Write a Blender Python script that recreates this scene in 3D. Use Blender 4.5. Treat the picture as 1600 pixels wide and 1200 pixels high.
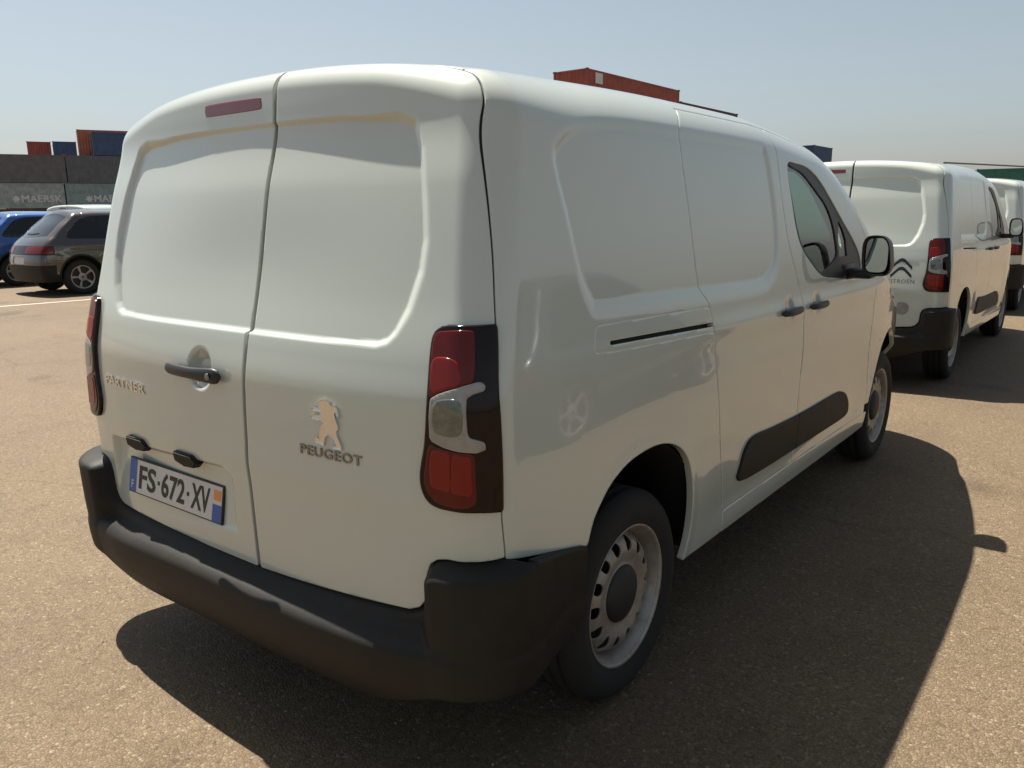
import bpy, bmesh, math, random
import numpy as np
from mathutils import Vector, Matrix

# ------------------------------------------------------------------ reset
for o in list(bpy.data.objects):
    bpy.data.objects.remove(o, do_unlink=True)
scene = bpy.context.scene
col = scene.collection
rng = np.random.default_rng(7)
random.seed(7)

# ------------------------------------------------------------------ camera
CAM = np.array([1.9488, -1.1545, 1.4345])
YAW, PITCH, ROLL, FPX = -0.65655, -0.20990, -0.01429, 1254.97      # pixels of the 1600x1200 photograph
def cam_axes():
    f = np.array([math.sin(YAW)*math.cos(PITCH), math.cos(YAW)*math.cos(PITCH), math.sin(PITCH)])
    r0 = np.array([math.cos(YAW), -math.sin(YAW), 0.0]); u0 = np.cross(r0, f)
    return r0*math.cos(ROLL)+u0*math.sin(ROLL), -r0*math.sin(ROLL)+u0*math.cos(ROLL), f
CR, CU, CF = cam_axes()
cd = bpy.data.cameras.new('camera'); cam = bpy.data.objects.new('camera', cd); col.objects.link(cam)
M = Matrix.Identity(4)
for i in range(3):
    M[i][0] = CR[i]; M[i][1] = CU[i]; M[i][2] = -CF[i]; M[i][3] = CAM[i]
cam.matrix_world = M
cd.sensor_width = 36; cd.lens = 36*FPX/1600; cd.clip_start = 0.05; cd.clip_end = 4000
scene.camera = cam

# ------------------------------------------------------------------ sky and sun
SUN = Vector((-0.46, 0.095, 1.0)).normalized()          # towards the sun
elev = math.asin(SUN.z); azim = math.atan2(SUN.x, SUN.y)
world = bpy.data.worlds.new('World'); scene.world = world; world.use_nodes = True
wn = world.node_tree.nodes; wl = world.node_tree.links
sky = wn.new('ShaderNodeTexSky'); sky.sky_type = 'NISHITA'; sky.sun_disc = False
sky.sun_elevation = elev; sky.sun_rotation = azim
sky.air_density = 1.0; sky.dust_density = 1.6; sky.ozone_density = 1.0; sky.altitude = 0
bg = wn['Background']; bg.inputs['Strength'].default_value = 0.050
hs = wn.new('ShaderNodeHueSaturation'); hs.inputs['Hue'].default_value = 0.482; hs.inputs['Saturation'].default_value = 0.60      # milky summer sky
wl.new(sky.outputs[0], hs.inputs['Color']); wl.new(hs.outputs[0], bg.inputs['Color'])
sd = bpy.data.lights.new('sun', 'SUN'); sun = bpy.data.objects.new('sun', sd); col.objects.link(sun)
sd.energy = 5.0; sd.angle = math.radians(0.53); sd.color = (1.0, 0.94, 0.84)
sun.rotation_euler = SUN.to_track_quat('Z', 'Y').to_euler(); sun.location = (-8, 4, 20)
vs = scene.view_settings
vs.view_transform = 'Standard'; vs.look = 'None'; vs.gamma = 1.0; vs.use_curve_mapping = False
vs.exposure = 1.10
scene.render.engine = 'CYCLES'
scene.cycles.max_bounces = 8

# ------------------------------------------------------------------ materials
def mat(name, color, rough=0.5, metal=0.0, coat=0.0, spec=0.5, noise=None, bump=None, color2=None, detail=6):
    """plain principled material; noise=(scale, amount) varies the colour, bump=(scale, strength)"""
    m = bpy.data.materials.new(name); m.use_nodes = True
    nt = m.node_tree; b = nt.nodes['Principled BSDF']
    b.inputs['Base Color'].default_value = (*color, 1); b.inputs['Roughness'].default_value = rough
    b.inputs['Metallic'].default_value = metal; b.inputs['Coat Weight'].default_value = coat
    b.inputs['Coat Roughness'].default_value = 0.03; b.inputs['Coat IOR'].default_value = 1.62; b.inputs['Specular IOR Level'].default_value = spec
    tc = nt.nodes.new('ShaderNodeTexCoord')
    if noise:
        n = nt.nodes.new('ShaderNodeTexNoise'); n.inputs['Scale'].default_value = noise[0]; n.inputs['Detail'].default_value = detail
        n.inputs['Roughness'].default_value = 0.65
        nt.links.new(tc.outputs['Object'], n.inputs['Vector'])
        mx = nt.nodes.new('ShaderNodeMix'); mx.data_type = 'RGBA'
        c2 = color2 or tuple(c*(1-noise[1]) for c in color)
        mx.inputs[6].default_value = (*color, 1); mx.inputs[7].default_value = (*c2, 1)
        mr = nt.nodes.new('ShaderNodeMapRange'); mr.inputs[1].default_value = 0.38; mr.inputs[2].default_value = 0.72
        nt.links.new(n.outputs['Fac'], mr.inputs[0]); nt.links.new(mr.outputs[0], mx.inputs[0])
        nt.links.new(mx.outputs[2], b.inputs['Base Color'])
        ra = nt.nodes.new('ShaderNodeMapRange'); ra.inputs[3].default_value = rough*0.9; ra.inputs[4].default_value = min(1, rough*1.25)
        nt.links.new(n.outputs['Fac'], ra.inputs[0]); nt.links.new(ra.outputs[0], b.inputs['Roughness'])
    if bump:
        n2 = nt.nodes.new('ShaderNodeTexNoise'); n2.inputs['Scale'].default_value = bump[0]; n2.inputs['Detail'].default_value = 3
        nt.links.new(tc.outputs['Object'], n2.inputs['Vector'])
        bp = nt.nodes.new('ShaderNodeBump'); bp.inputs['Strength'].default_value = bump[1]; bp.inputs['Distance'].default_value = 0.002
        nt.links.new(n2.outputs['Fac'], bp.inputs['Height']); nt.links.new(bp.outputs[0], b.inputs['Normal'])
    return m

def glass_mat(name, tint, refl=1.0):
    m = bpy.data.materials.new(name); m.use_nodes = True
    nt = m.node_tree; nt.nodes.clear()
    out = nt.nodes.new('ShaderNodeOutputMaterial'); tr = nt.nodes.new('ShaderNodeBsdfTransparent')
    gl = nt.nodes.new('ShaderNodeBsdfGlossy'); gl.inputs['Roughness'].default_value = 0.015
    tr.inputs['Color'].default_value = (*tint, 1)
    fr = nt.nodes.new('ShaderNodeFresnel'); fr.inputs['IOR'].default_value = 1.5
    mu = nt.nodes.new('ShaderNodeMath'); mu.operation = 'MULTIPLY'; mu.inputs[1].default_value = 1.6*refl; mu.use_clamp = True
    mx = nt.nodes.new('ShaderNodeMixShader')
    nt.links.new(fr.outputs[0], mu.inputs[0]); nt.links.new(mu.outputs[0], mx.inputs[0])
    nt.links.new(tr.outputs[0], mx.inputs[1]); nt.links.new(gl.outputs[0], mx.inputs[2]); nt.links.new(mx.outputs[0], out.inputs[0])
    return m

def ground_mat():
    m = bpy.data.materials.new('worn_tan_asphalt'); m.use_nodes = True
    nt = m.node_tree; b = nt.nodes['Principled BSDF']; N = nt.nodes.new; L = nt.links.new
    tc = N('ShaderNodeTexCoord')
    def tex(kind, scale, detail=4, rough=0.6):
        t = N(kind); t.inputs['Scale'].default_value = scale
        if kind == 'ShaderNodeTexNoise': t.inputs['Detail'].default_value = detail; t.inputs['Roughness'].default_value = rough
        L(tc.outputs['Object'], t.inputs['Vector']); return t
    def ramp(src, stops):
        r = N('ShaderNodeValToRGB'); e = r.color_ramp.elements
        while len(e) < len(stops): e.new(0.5)
        for k, (p, c) in enumerate(stops): e[k].position = p; e[k].color = (*c, 1)
        L(src, r.inputs[0]); return r
    def mix(a, bsrc, fac, mode='MIX'):
        x = N('ShaderNodeMix'); x.data_type = 'RGBA'; x.blend_type = mode
        if isinstance(fac, float): x.inputs[0].default_value = fac
        else: L(fac, x.inputs[0])
        L(a, x.inputs[6]); L(bsrc, x.inputs[7]); return x.outputs[2]
    v1 = tex('ShaderNodeTexVoronoi', 95); v1.inputs['Randomness'].default_value = 1
    sep = N('ShaderNodeSeparateColor'); L(v1.outputs['Color'], sep.inputs[0])
    stones = ramp(sep.outputs[0], [(0.0, (.185, .135, .09)), (.3, (.275, .21, .15)), (.62, (.34, .265, .19)), (.88, (.42, .345, .26)), (1.0, (.56, .49, .40))])
    v2 = tex('ShaderNodeTexVoronoi', 260)
    sep2 = N('ShaderNodeSeparateColor'); L(v2.outputs['Color'], sep2.inputs[0])
    fine = ramp(sep2.outputs[1], [(0.0, (.205, .155, .105)), (.5, (.315, .245, .175)), (1.0, (.44, .36, .27))])
    n0 = tex('ShaderNodeTexNoise', 30, 3)
    c = mix(stones.outputs[0], fine.outputs[0], ramp(n0.outputs['Fac'], [(.40, (0, 0, 0)), (.6, (1, 1, 1))]).outputs[0])
    # binder between stones
    e1 = N('ShaderNodeTexVoronoi'); e1.feature = 'DISTANCE_TO_EDGE'; e1.inputs['Scale'].default_value = 95; L(tc.outputs['Object'], e1.inputs['Vector'])
    binder = N('ShaderNodeRGB'); binder.outputs[0].default_value = (.15, .11, .075, 1)
    c = mix(c, binder.outputs[0], ramp(e1.outputs['Distance'], [(0.0, (.75,)*3), (.10, (0,)*3)]).outputs[0])
    # large patches, oil spots and dust
    n1 = tex('ShaderNodeTexNoise', 0.35, 5)
    pat = ramp(n1.outputs['Fac'], [(.3, (.84, .84, .85)), (.55, (1, 1, 1)), (.75, (1.08, 1.06, 1.02))])
    c = mix(c, pat.outputs[0], 1.0, 'MULTIPLY')
    n2 = tex('ShaderNodeTexNoise', 1.7, 4)
    pat2 = ramp(n2.outputs['Fac'], [(.28, (.80, .79, .78)), (.48, (1, 1, 1))])
    c = mix(c, pat2.outputs[0], 0.8, 'MULTIPLY')
    n3 = tex('ShaderNodeTexNoise', 0.9, 2); 
    spots = ramp(n3.outputs['Fac'], [(.61, (1, 1, 1)), (.70, (.66, .65, .64))])
    c = mix(c, spots.outputs[0], 1.0, 'MULTIPLY')
    wob = N('ShaderNodeTexNoise'); wob.inputs['Scale'].default_value = 1.3; wob.inputs['Detail'].default_value = 5; L(tc.outputs['Object'], wob.inputs['Vector'])
    vm = N('ShaderNodeVectorMath'); vm.operation = 'MULTIPLY_ADD'; vm.inputs[1].default_value = (.9, .9, 0); L(wob.outputs['Color'], vm.inputs[0]); L(tc.outputs['Object'], vm.inputs[2])
    ck = N('ShaderNodeTexVoronoi'); ck.feature = 'DISTANCE_TO_EDGE'; ck.inputs['Scale'].default_value = .23; L(vm.outputs[0], ck.inputs['Vector'])
    c = mix(c, ramp(ck.outputs['Distance'], [(0.0, (.80, .79, .78)), (.0022, (.90, .89, .89)), (.0035, (1, 1, 1))]).outputs[0], 1.0, 'MULTIPLY')
    tone = N('ShaderNodeRGB'); tone.outputs[0].default_value = (.470, .426, .345, 1); c = mix(c, tone.outputs[0], 1.0, 'MULTIPLY')
    L(c, b.inputs['Base Color'])
    b.inputs['Roughness'].default_value = 0.75; b.inputs['Specular IOR Level'].default_value = 0.35
    # relief
    bp = N('ShaderNodeBump'); bp.inputs['Strength'].default_value = 0.85; bp.inputs['Distance'].default_value = 0.006
    ad = N('ShaderNodeMath'); ad.operation = 'ADD'; L(e1.outputs['Distance'], ad.inputs[0])
    ad2 = N('ShaderNodeMath'); ad2.operation = 'MULTIPLY'; ad2.inputs[1].default_value = .35; L(sep.outputs[1], ad2.inputs[0]); L(ad2.outputs[0], ad.inputs[1])
    L(ad.outputs[0], bp.inputs['Height']); L(bp.outputs[0], b.inputs['Normal'])
    return m

MT = dict(
    white=mat('white_paint', (.510, .545, .490), .24, coat=1.0, noise=(.7, .05), detail=1),
    black=mat('black_plastic', (.0085, .008, .007), .55, spec=.32, color2=(.017, .013, .010), noise=(7, .25), bump=(420, .35)),
    trim=mat('dark_trim', (.013, .013, .013), .40, noise=(5, .2)),
    seal=mat('rubber_seal', (.012, .012, .012), .7),
    under=mat('underbody', (.012, .012, .012), .9),
    tyre=mat('tyre_rubber', (.012, .012, .012), .85, noise=(9, .3), color2=(.02, .018, .015)),
    steel=mat('steel_rim_paint', (.36, .34, .31), .45, metal=.45, noise=(12, .35), color2=(.22, .18, .14)),
    hub=mat('hub_dark', (.016, .016, .016), .6),
    chrome=mat('chrome', (.72, .70, .66), .16, metal=1.0),
    badge=mat('grey_badge', (.25, .25, .25), .25, metal=1.0),
    gap=mat('light_block_shell', (.015, .015, .015), .95),
    red=mat('red_lens', (.10, .005, .004), .08, spec=.35),
    red2=mat('bright_red_lens', (.20, .010, .007), .12, spec=.35),
    darkred=mat('smoked_lens', (.009, .0025, .002), .07, spec=.30),
    clear=mat('clear_lens', (.27, .26, .235), .16, coat=1.0, noise=(26, .35)),
    lampin=mat('lamp_reflector', (.13, .145, .13), .12, metal=.3, coat=1.0, noise=(60, .6)),
    brake=mat('brake_lens', (.16, .012, .012), .22, coat=.7),
    plate=mat('plate_white', (.62, .61, .58), .35, noise=(12, .1)),
    plate_blue=mat('plate_blue', (.02, .09, .36), .35),
    plate_orange=mat('plate_orange', (.72, .27, .08), .4),
    ink=mat('plate_ink', (.012, .012, .012), .5),
    glass=glass_mat('green_glass', (.50, .76, .62)),
    dglass=glass_mat('tinted_glass', (.10, .11, .11), 1.0),
    mirror=mat('mirror_glass', (.75, .82, .78), .02, metal=1.0),
    seat=mat('seat_fabric', (.03, .03, .033), .9, noise=(40, .3)),
    dash=mat('dashboard', (.03, .03, .03), .6),
    grey=mat('bulkhead_grey', (.25, .26, .26), .6),
    sticker=mat('sticker', (.27, .27, .26), .5, noise=(30, .4)),
    lampclear=mat('headlamp', (.6, .62, .63), .08, coat=1.0),
)
GROUND = ground_mat()

# ------------------------------------------------------------------ object helpers
def link(o, parent=None):
    col.objects.link(o)
    if parent is not None: o.parent = parent
    return o
def mesh_obj(name, verts, faces, material, parent=None, smooth=True):
    me = bpy.data.meshes.new(name)
    me.from_pydata([tuple(map(float, v)) for v in verts], [], [tuple(int(i) for i in f) for f in faces])
    me.materials.append(material)
    if smooth: me.polygons.foreach_set('use_smooth', [True]*len(me.polygons))
    me.update()
    return link(bpy.data.objects.new(name, me), parent)
def bm_obj(name, bm, material, parent=None, smooth=False, angle=35):
    bmesh.ops.recalc_face_normals(bm, faces=bm.faces[:])
    me = bpy.data.meshes.new(name); bm.to_mesh(me); bm.free()
    me.materials.append(material)
    if smooth:
        me.polygons.foreach_set('use_smooth', [True]*len(me.polygons))
        me.set_sharp_from_angle(angle=math.radians(angle))
    return link(bpy.data.objects.new(name, me), parent)
def add_box(bm, c, s, bevel=0.0, rot=None, seg=2):
    r = bmesh.ops.create_cube(bm, size=1.0)
    vs_ = r['verts']
    for v in vs_: v.co = Vector((v.co.x*s[0], v.co.y*s[1], v.co.z*s[2]))
    if bevel > 0:
        es = list({e for v in vs_ for e in v.link_edges})
        rb = bmesh.ops.bevel(bm, geom=es, offset=bevel, segments=seg, affect='EDGES', profile=0.5)
        vs_ = list({v for f in rb['faces'] for v in f.verts} | {v for v in vs_ if v.is_valid})
    for v in vs_:
        p = Vector(v.co)
        if rot is not None: p = rot @ p
        v.co = p + Vector(c)
    return vs_
def lathe(profile, n, axis='x', close=False):
    """profile: list of (radius, along). returns verts, faces revolved round the axis"""
    V = []; F = []; k = len(profile)
    for i in range(n):
        a = 2*math.pi*i/n; c, s = math.cos(a), math.sin(a)
        for (r, t) in profile: V.append((t, r*c, r*s))
    for i in range(n):
        j = (i+1) % n
        for q in range(k-1 if not close else k):
            q2 = (q+1) % k
            F.append((i*k+q, j*k+q, j*k+q2, i*k+q2))
    return V, F
def tag(o, label=None, cat=None, group=None, kind=None):
    if label: o['label'] = label
    if cat: o['category'] = cat
    if group: o['group'] = group
    if kind: o['kind'] = kind
    return o
def empty(name, loc=(0, 0, 0), rz=0.0):
    o = bpy.data.objects.new(name, None); o.empty_display_size = .3
    col.objects.link(o); o.location = loc; o.rotation_euler = (0, 0, rz); return o
def copy_tree(o, parent=None, skip=()):
    c = o.copy(); col.objects.link(c)
    if parent is not None: c.parent = parent
    for ch in list(o.children):
        if ch.name.split('.')[0] in skip: continue
        copy_tree(ch, c, skip)
    return c

def text_mesh(txt, size, depth=0.0015, sx=1.0, bold=0.0, spacing=1.0):
    cu = bpy.data.curves.new('lettering', 'FONT'); cu.body = txt; cu.size = size; cu.extrude = depth
    cu.align_x = 'CENTER'; cu.align_y = 'CENTER'; cu.offset = bold; cu.resolution_u = 3; cu.space_character = spacing
    ob = bpy.data.objects.new('lettering', cu); col.objects.link(ob)
    dg = bpy.context.evaluated_depsgraph_get(); ev = ob.evaluated_get(dg)
    me = bpy.data.meshes.new_from_object(ev)
    bpy.data.objects.remove(ob, do_unlink=True); bpy.data.curves.remove(cu)
    V = np.array([v.co[:] for v in me.vertices]); F = [tuple(p.vertices) for p in me.polygons]
    bpy.data.meshes.remove(me)
    V[:, 0] *= sx
    return V, F

# ------------------------------------------------------------------ 1D / 2D maths
def pchip(xs, ys):
    x = np.array(xs, float); y = np.array(ys, float); h = np.diff(x); d = np.diff(y)/h
    m = np.zeros_like(y); m[0] = d[0]; m[-1] = d[-1]
    for k in range(1, len(x)-1):
        if d[k-1]*d[k] > 0:
            w1 = 2*h[k]+h[k-1]; w2 = h[k]+2*h[k-1]
            m[k] = (w1+w2)/(w1/d[k-1]+w2/d[k])
    def f(q):
        q = np.clip(q, x[0], x[-1]); i = np.clip(np.searchsorted(x, q)-1, 0, len(h)-1)
        t = (q-x[i])/h[i]; t2 = t*t; t3 = t2*t
        return (2*t3-3*t2+1)*y[i]+(t3-2*t2+t)*h[i]*m[i]+(-2*t3+3*t2)*y[i+1]+(t3-t2)*h[i]*m[i+1]
    return f
def sstep(a, b, x):
    t = np.clip((x-a)/(b-a), 0, 1); return t*t*(3-2*t)
def poly_sdf(X, Y, poly):
    """signed distance to a closed polygon, positive inside"""
    P = np.asarray(poly, float); d2 = np.full(X.shape, 1e9); ins = np.zeros(X.shape, bool)
    for i in range(len(P)):
        a = P[i]; b = P[(i+1) % len(P)]; e = b-a
        wx, wy = X-a[0], Y-a[1]
        t = np.clip((wx*e[0]+wy*e[1])/(e@e+1e-15), 0, 1)
        d2 = np.minimum(d2, (wx-t*e[0])**2+(wy-t*e[1])**2)
        c = ((a[1] > Y) != (b[1] > Y))
        if e[1] != 0: ins ^= c & (X < a[0]+(Y-a[1])*e[0]/e[1])
    d = np.sqrt(d2); return np.where(ins, d, -d)
def smooth_poly(pts, n=6, closed=True):
    """Catmull-Rom through the points"""
    P = np.asarray(pts, float); k = len(P); out = []
    for i in range(k if closed else k-1):
        p0, p1, p2, p3 = (P[(i-1) % k], P[i], P[(i+1) % k], P[(i+2) % k])
        if not closed:
            p0 = P[max(i-1, 0)]; p3 = P[min(i+2, k-1)]
        for j in range(n):
            t = j/n
            out.append(.5*((2*p1)+(-p0+p2)*t+(2*p0-5*p1+4*p2-p3)*t*t+(-p0+3*p1-3*p2+p3)*t**3))
    return np.array(out)
def rmax(a, b, r):
    """intersection of two half spaces with a round edge"""
    u = np.maximum(a+r, 0); v = np.maximum(b+r, 0)
    return np.minimum(np.maximum(a, b), -r)+np.sqrt(u*u+v*v)

# ------------------------------------------------------------------ body engine
class Body:
    def __init__(self, F, focal_rear, zc):
        self.F = F; self.foc = np.array(focal_rear); self.zc = zc
    def normal(self, P, h=1e-3):
        g = np.stack([self.F(P+np.eye(3)[k]*h)-self.F(P-np.eye(3)[k]*h) for k in range(3)], -1)
        return g/np.linalg.norm(g, axis=-1, keepdims=True)
    def shoot(self, O, D, tmax):
        lo = np.zeros(D.shape[:-1]); hi = np.full(D.shape[:-1], tmax)
        for _ in range(26):
            m = (lo+hi)/2; ins = self.F(O+D*m[..., None]) < 0
            lo = np.where(ins, m, lo); hi = np.where(ins, hi, m)
        return O+D*((lo+hi)/2)[..., None]
    def cap(self, a, b, rear=True):
        A, B = np.meshgrid(a, b, indexing='ij')
        D = np.stack([A, -np.ones_like(A) if rear else np.ones_like(A), B], -1)
        P = self.shoot(self.foc, D, 2.2)
        return Chart(self, P, A, B)
    def section(self, ys, contour):
        Y, K = np.meshgrid(ys, np.arange(len(contour)), indexing='ij')
        C = np.asarray(contour); zc = self.zc(Y)
        O = np.stack([np.zeros_like(Y), Y, zc], -1)
        D = np.stack([C[K, 0], np.zeros_like(Y), C[K, 1]-1.0], -1)
        P = self.shoot(O, D, 1.6)
        return Chart(self, P, Y, K)
    def pix(self, pts, offset=(0, 0, 0), rot=0.0):
        """photograph pixels -> points on the outer skin"""
        out = []
        for (px, py) in pts:
            d = CF+CR*(px-800)/FPX-CU*(py-600)/FPX
            t = np.linspace(.6, 9, 1400); Q = CAM+t[:, None]*d
            f = self.F(Q); k = np.argmax(f < 0)
            if not (f < 0).any():
                k = np.argmin(f); out.append(Q[k]); continue
            lo, hi = t[k-1], t[k]
            for _ in range(30):
                m = (lo+hi)/2
                if self.F((CAM+m*d)[None])[0] < 0: hi = m
                else: lo = m
            out.append(CAM+hi*d)
        return np.array(out)
    def ab(self, P):
        d = self.foc[1]-P[:, 1]
        return np.stack([(P[:, 0]-self.foc[0])/d, (P[:, 2]-self.foc[2])/d], -1)

class Chart:
    def __init__(self, body, P, U, V):
        self.body, self.P0, self.U, self.V = body, P, U, V
        self.N0 = body.normal(P); self.P = P.copy(); self.N = self.N0
    def displace(self, d):
        self.P = self.P+self.N0*d[..., None]
    def finish(self):
        du = np.gradient(self.P, axis=0); dv = np.gradient(self.P, axis=1)
        n = np.cross(du, dv); n /= np.linalg.norm(n, axis=-1, keepdims=True)+1e-12
        s = np.sign((n*self.N0).sum(-1)); s[s == 0] = 1
        self.flip = np.median(s) < 0
        self.N = n*s[..., None]

def clip_panel(ch, phi, off=0.0, flange=0.022, roll=0.002):
    """cut the region phi > 0 out of a chart; the cut edge is rolled and turned inwards"""
    P = ch.P+ch.N*off; N = ch.N; n, m = phi.shape; ins = phi > 0
    full = ins[:-1, :-1] & ins[1:, :-1] & ins[1:, 1:] & ins[:-1, 1:]
    anyi = ins[:-1, :-1] | ins[1:, :-1] | ins[1:, 1:] | ins[:-1, 1:]
    part = anyi & ~full
    used = np.zeros((n, m), bool)
    for c in ((0, 0), (1, 0), (1, 1), (0, 1)):
        used[c[0]:n-1+c[0], c[1]:m-1+c[1]] |= anyi
    used &= ins
    gid = -np.ones((n, m), int); ii = np.argwhere(used); gid[used] = np.arange(len(ii))
    V = [P[used]]; NN = [N[used]]; nv = len(ii)
    I, J = np.nonzero(full)
    quads = np.stack([gid[I, J], gid[I+1, J], gid[I+1, J+1], gid[I, J+1]], -1)
    faces = quads.tolist(); ex = {}; xv = []; xn = []; segs = []
    def cross(p, q):
        nonlocal nv
        key = (p, q) if p < q else (q, p)
        if key in ex: return ex[key]
        fa, fb = phi[p], phi[q]; t = min(max(fa/(fa-fb), .02), .98)
        xv.append(P[p]*(1-t)+P[q]*t); nn = N[p]*(1-t)+N[q]*t; xn.append(nn/np.linalg.norm(nn))
        ex[key] = nv; nv += 1; return ex[key]
    for i, j in np.argwhere(part):
        cs = [(i, j), (i+1, j), (i+1, j+1), (i, j+1)]; poly = []; out = None
        for k in range(4):
            p, q = cs[k], cs[(k+1) % 4]
            if ins[p]: poly.append((gid[p], False))
            if ins[p] != ins[q]: poly.append((cross(p, q), True))
        ids = [x[0] for x in poly]
        if len(ids) >= 3: faces.append(ids)
        for k in range(len(poly)):
            a, b = poly[k], poly[(k+1) % len(poly)]
            if a[1] and b[1]: segs.append((a[0], b[0]))
    V = np.concatenate(V+([np.array(xv)] if xv else [])); NV = np.concatenate(NN+([np.array(xn)] if xn else []))
    if ch.flip: faces = [f[::-1] for f in faces]; segs = [(b, a) for a, b in segs]
    if flange > 0 and segs:
        T = np.zeros_like(V)
        for a, b in segs:
            d = V[b]-V[a]; o = np.cross(d, NV[a]); T[a] += o; T[b] += o
        ln = np.linalg.norm(T, axis=1, keepdims=True); T = T/np.maximum(ln, 1e-9)
        bidx = sorted({i for s in segs for i in s}); bi = {v: k for k, v in enumerate(bidx)}; k = len(bidx); base = len(V)
        B = V[bidx]; NB = NV[bidx]; TB = T[bidx]
        rings = [B-NB*roll*.45+TB*roll*.75, B-NB*roll*1.3+TB*roll, B-NB*flange+TB*roll]
        V = np.concatenate([V]+rings)
        for a, b in segs:
            A, C = bi[a], bi[b]
            prev = (a, b)
            for r in range(3):
                q = (base+r*k+A, base+r*k+C)
                faces.append((prev[1], prev[0], q[0], q[1])); prev = q
    return V, faces
def mirror_mesh(V, F):
    V = np.array(V).copy(); V[:, 0] *= -1
    return V, [tuple(f[::-1]) for f in F]
def panel(name, ch, phi, material, parent, off=0.0, flange=.022, mirror=False, roll=.002):
    V, F = clip_panel(ch, phi, off, flange, roll)
    if len(V) == 0: return None
    if mirror: V, F = mirror_mesh(V, F)
    return mesh_obj(name, V, F, material, parent)

# ------------------------------------------------------------------ the ground
def build_ground():
    V = []; F = []
    rad = [0, 3, 6, 10, 16, 26, 45, 80, 160, 400, 1200, 3000]; n = 48
    V.append((0, 0, 0))
    for r in rad[1:]:
        for k in range(n): V.append((r*math.cos(2*math.pi*k/n), r*math.sin(2*math.pi*k/n), 0))
    for k in range(n): F.append((0, 1+k, 1+(k+1) % n))
    for q in range(len(rad)-2):
        for k in range(n):
            a = 1+q*n+k; b = 1+q*n+(k+1) % n
            F.append((a, a+n, b+n, b))
    g = mesh_obj('ground', V, F, GROUND); tag(g, 'worn tan asphalt yard with exposed aggregate', 'ground', kind='structure')
build_ground()

# ------------------------------------------------------------------ the panel van
REAR_W, FRONT_W, WR = .795, 3.695, .318            # wheel centres along the van, tyre radius
wz = pchip([.12, .25, .40, .60, .85, 1.0, 1.10, 1.2, 1.4, 1.6, 1.85], [.845, .885, .908, .921, .922, .916, .906, .892, .866, .838, .795])
hz = pchip([-.1, .25, .6, 1.2, 1.8, 2.2, 2.5, 2.72, 2.95, 3.3, 3.6, 3.76, 3.9, 4.2, 4.45, 4.8],
           [1.785, 1.810, 1.824, 1.835, 1.832, 1.806, 1.772, 1.714, 1.610, 1.415, 1.235, 1.125, 1.085, 1.01, .93, .80])
yr_prof = pchip([.1, .3, .5, .85, 1.0, 1.1, 1.25, 1.5, 1.66, 1.72, 1.9], [.085, .068, .058, .052, .058, .075, .112, .172, .215, .222, .245])
yf_prof = pchip([.1, .3, .5, .7, .85, 1.0, 1.2], [4.45, 4.54, 4.57, 4.55, 4.50, 4.40, 4.2])
def van_F(P):
    x, y, z = P[..., 0], P[..., 1], P[..., 2]; ax = np.abs(x)
    plan = .016*np.clip((.7-y)/.7, 0, 2)**2+.17*np.clip((y-3.1)/1.45, 0, 2)**2.2
    side = ax-(wz(z)-plan)
    top = z-(hz(y)-.070*(ax/.78)**2.3)
    slope = sstep(2.4, 2.9, y); top = top*(1-.22*slope)
    rear = (yr_prof(z)+.060*(ax/.9)**2.6-y)
    front = y-(yf_prof(z)-(.36+.26*sstep(.75, .5, z))*(ax/.85)**2.5)
    rt = .052+.073*sstep(.22, .7, y)+.028*sstep(.45,.8,ax)*sstep(.8,.3,y)-.035*sstep(2.3, 3.0, y)
    f = rmax(rear, side, .095)
    f = rmax(f, front, .10)
    f = rmax(f, top, rt)
    return f
van = Body(van_F, (0, 1.15, 1.05), lambda y: 1.0-.32*sstep(2.8, 4.0, y))
XG = .118                                                                                  # rear door centre gap

def px_ab(pts): return van.ab(van.pix(pts))
def px_yz(pts): p = van.pix(pts); return p[:, 1:3]

_sm = van.pix([(790, 880), (784, 795), (779, 640), (775, 510), (770, 400), (764, 330), (757, 270), (751, 220)])
print('seam', np.round(_sm, 3).tolist())
SEAM = pchip([.1]+list(_sm[:, 2])+[1.70, 1.74, 1.80, 1.9], [_sm[0, 1]]+list(_sm[:, 1])+[.285, .30, .315, .32])        # rear door outer shut line (y at z)

# outlines traced from the photograph, carried onto the van's skin
TAIL = smooth_poly(px_ab([(790, 508), (776, 509), (740, 511), (706, 511), (692, 514), (682, 524), (677, 550), (672, 620), (668, 690), (663, 722), (661, 742),
                (664, 762), (674, 780), (690, 790), (715, 796), (750, 798), (784, 796), (797, 795)]), 3)
DOORB = px_ab([(409, 888), (530, 926), (640, 953), (656, 950), (667, 937), (668, 897), (673, 882), (684, 876), (700, 876), (735, 880), (765, 878), (790, 872), (800, 870)])
WINR = px_ab([(418, 188), (530, 186), (620, 187), (643, 196), (651, 230), (655, 300), (657, 372), (650, 420), (631, 478), (612, 515), (601, 528), (585, 534), (500, 529), (392, 522)])
SIDEREC = px_yz([(868, 250), (876, 222), (902, 200), (960, 194), (1060, 207), (1183, 229), (1197, 240), (1206, 290), (1213, 350), (1213, 405), (1203, 432), (1185, 445),
                 (1110, 456), (1010, 470), (940, 481), (925, 470), (908, 425), (888, 335)])
RAIL = px_yz([(930, 514), (936, 508), (1111, 479), (1130, 480), (1133, 516), (1113, 519), (960, 549), (934, 552), (929, 547)])
SLOT = px_yz([(953, 532), (1112, 503), (1135, 499), (1135, 507), (1114, 511), (953, 541)])
ARCH_R = px_yz([(917, 905), (917, 858), (924, 822), (934, 794), (955, 754), (985, 719), (1020, 697), (1044, 692), (1063, 699), (1075, 717), (1081, 745), (1082, 785), (1078, 825), (1069, 866), (1062, 885)])
ARCH_R = smooth_poly(ARCH_R, 5, closed=False)
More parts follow.
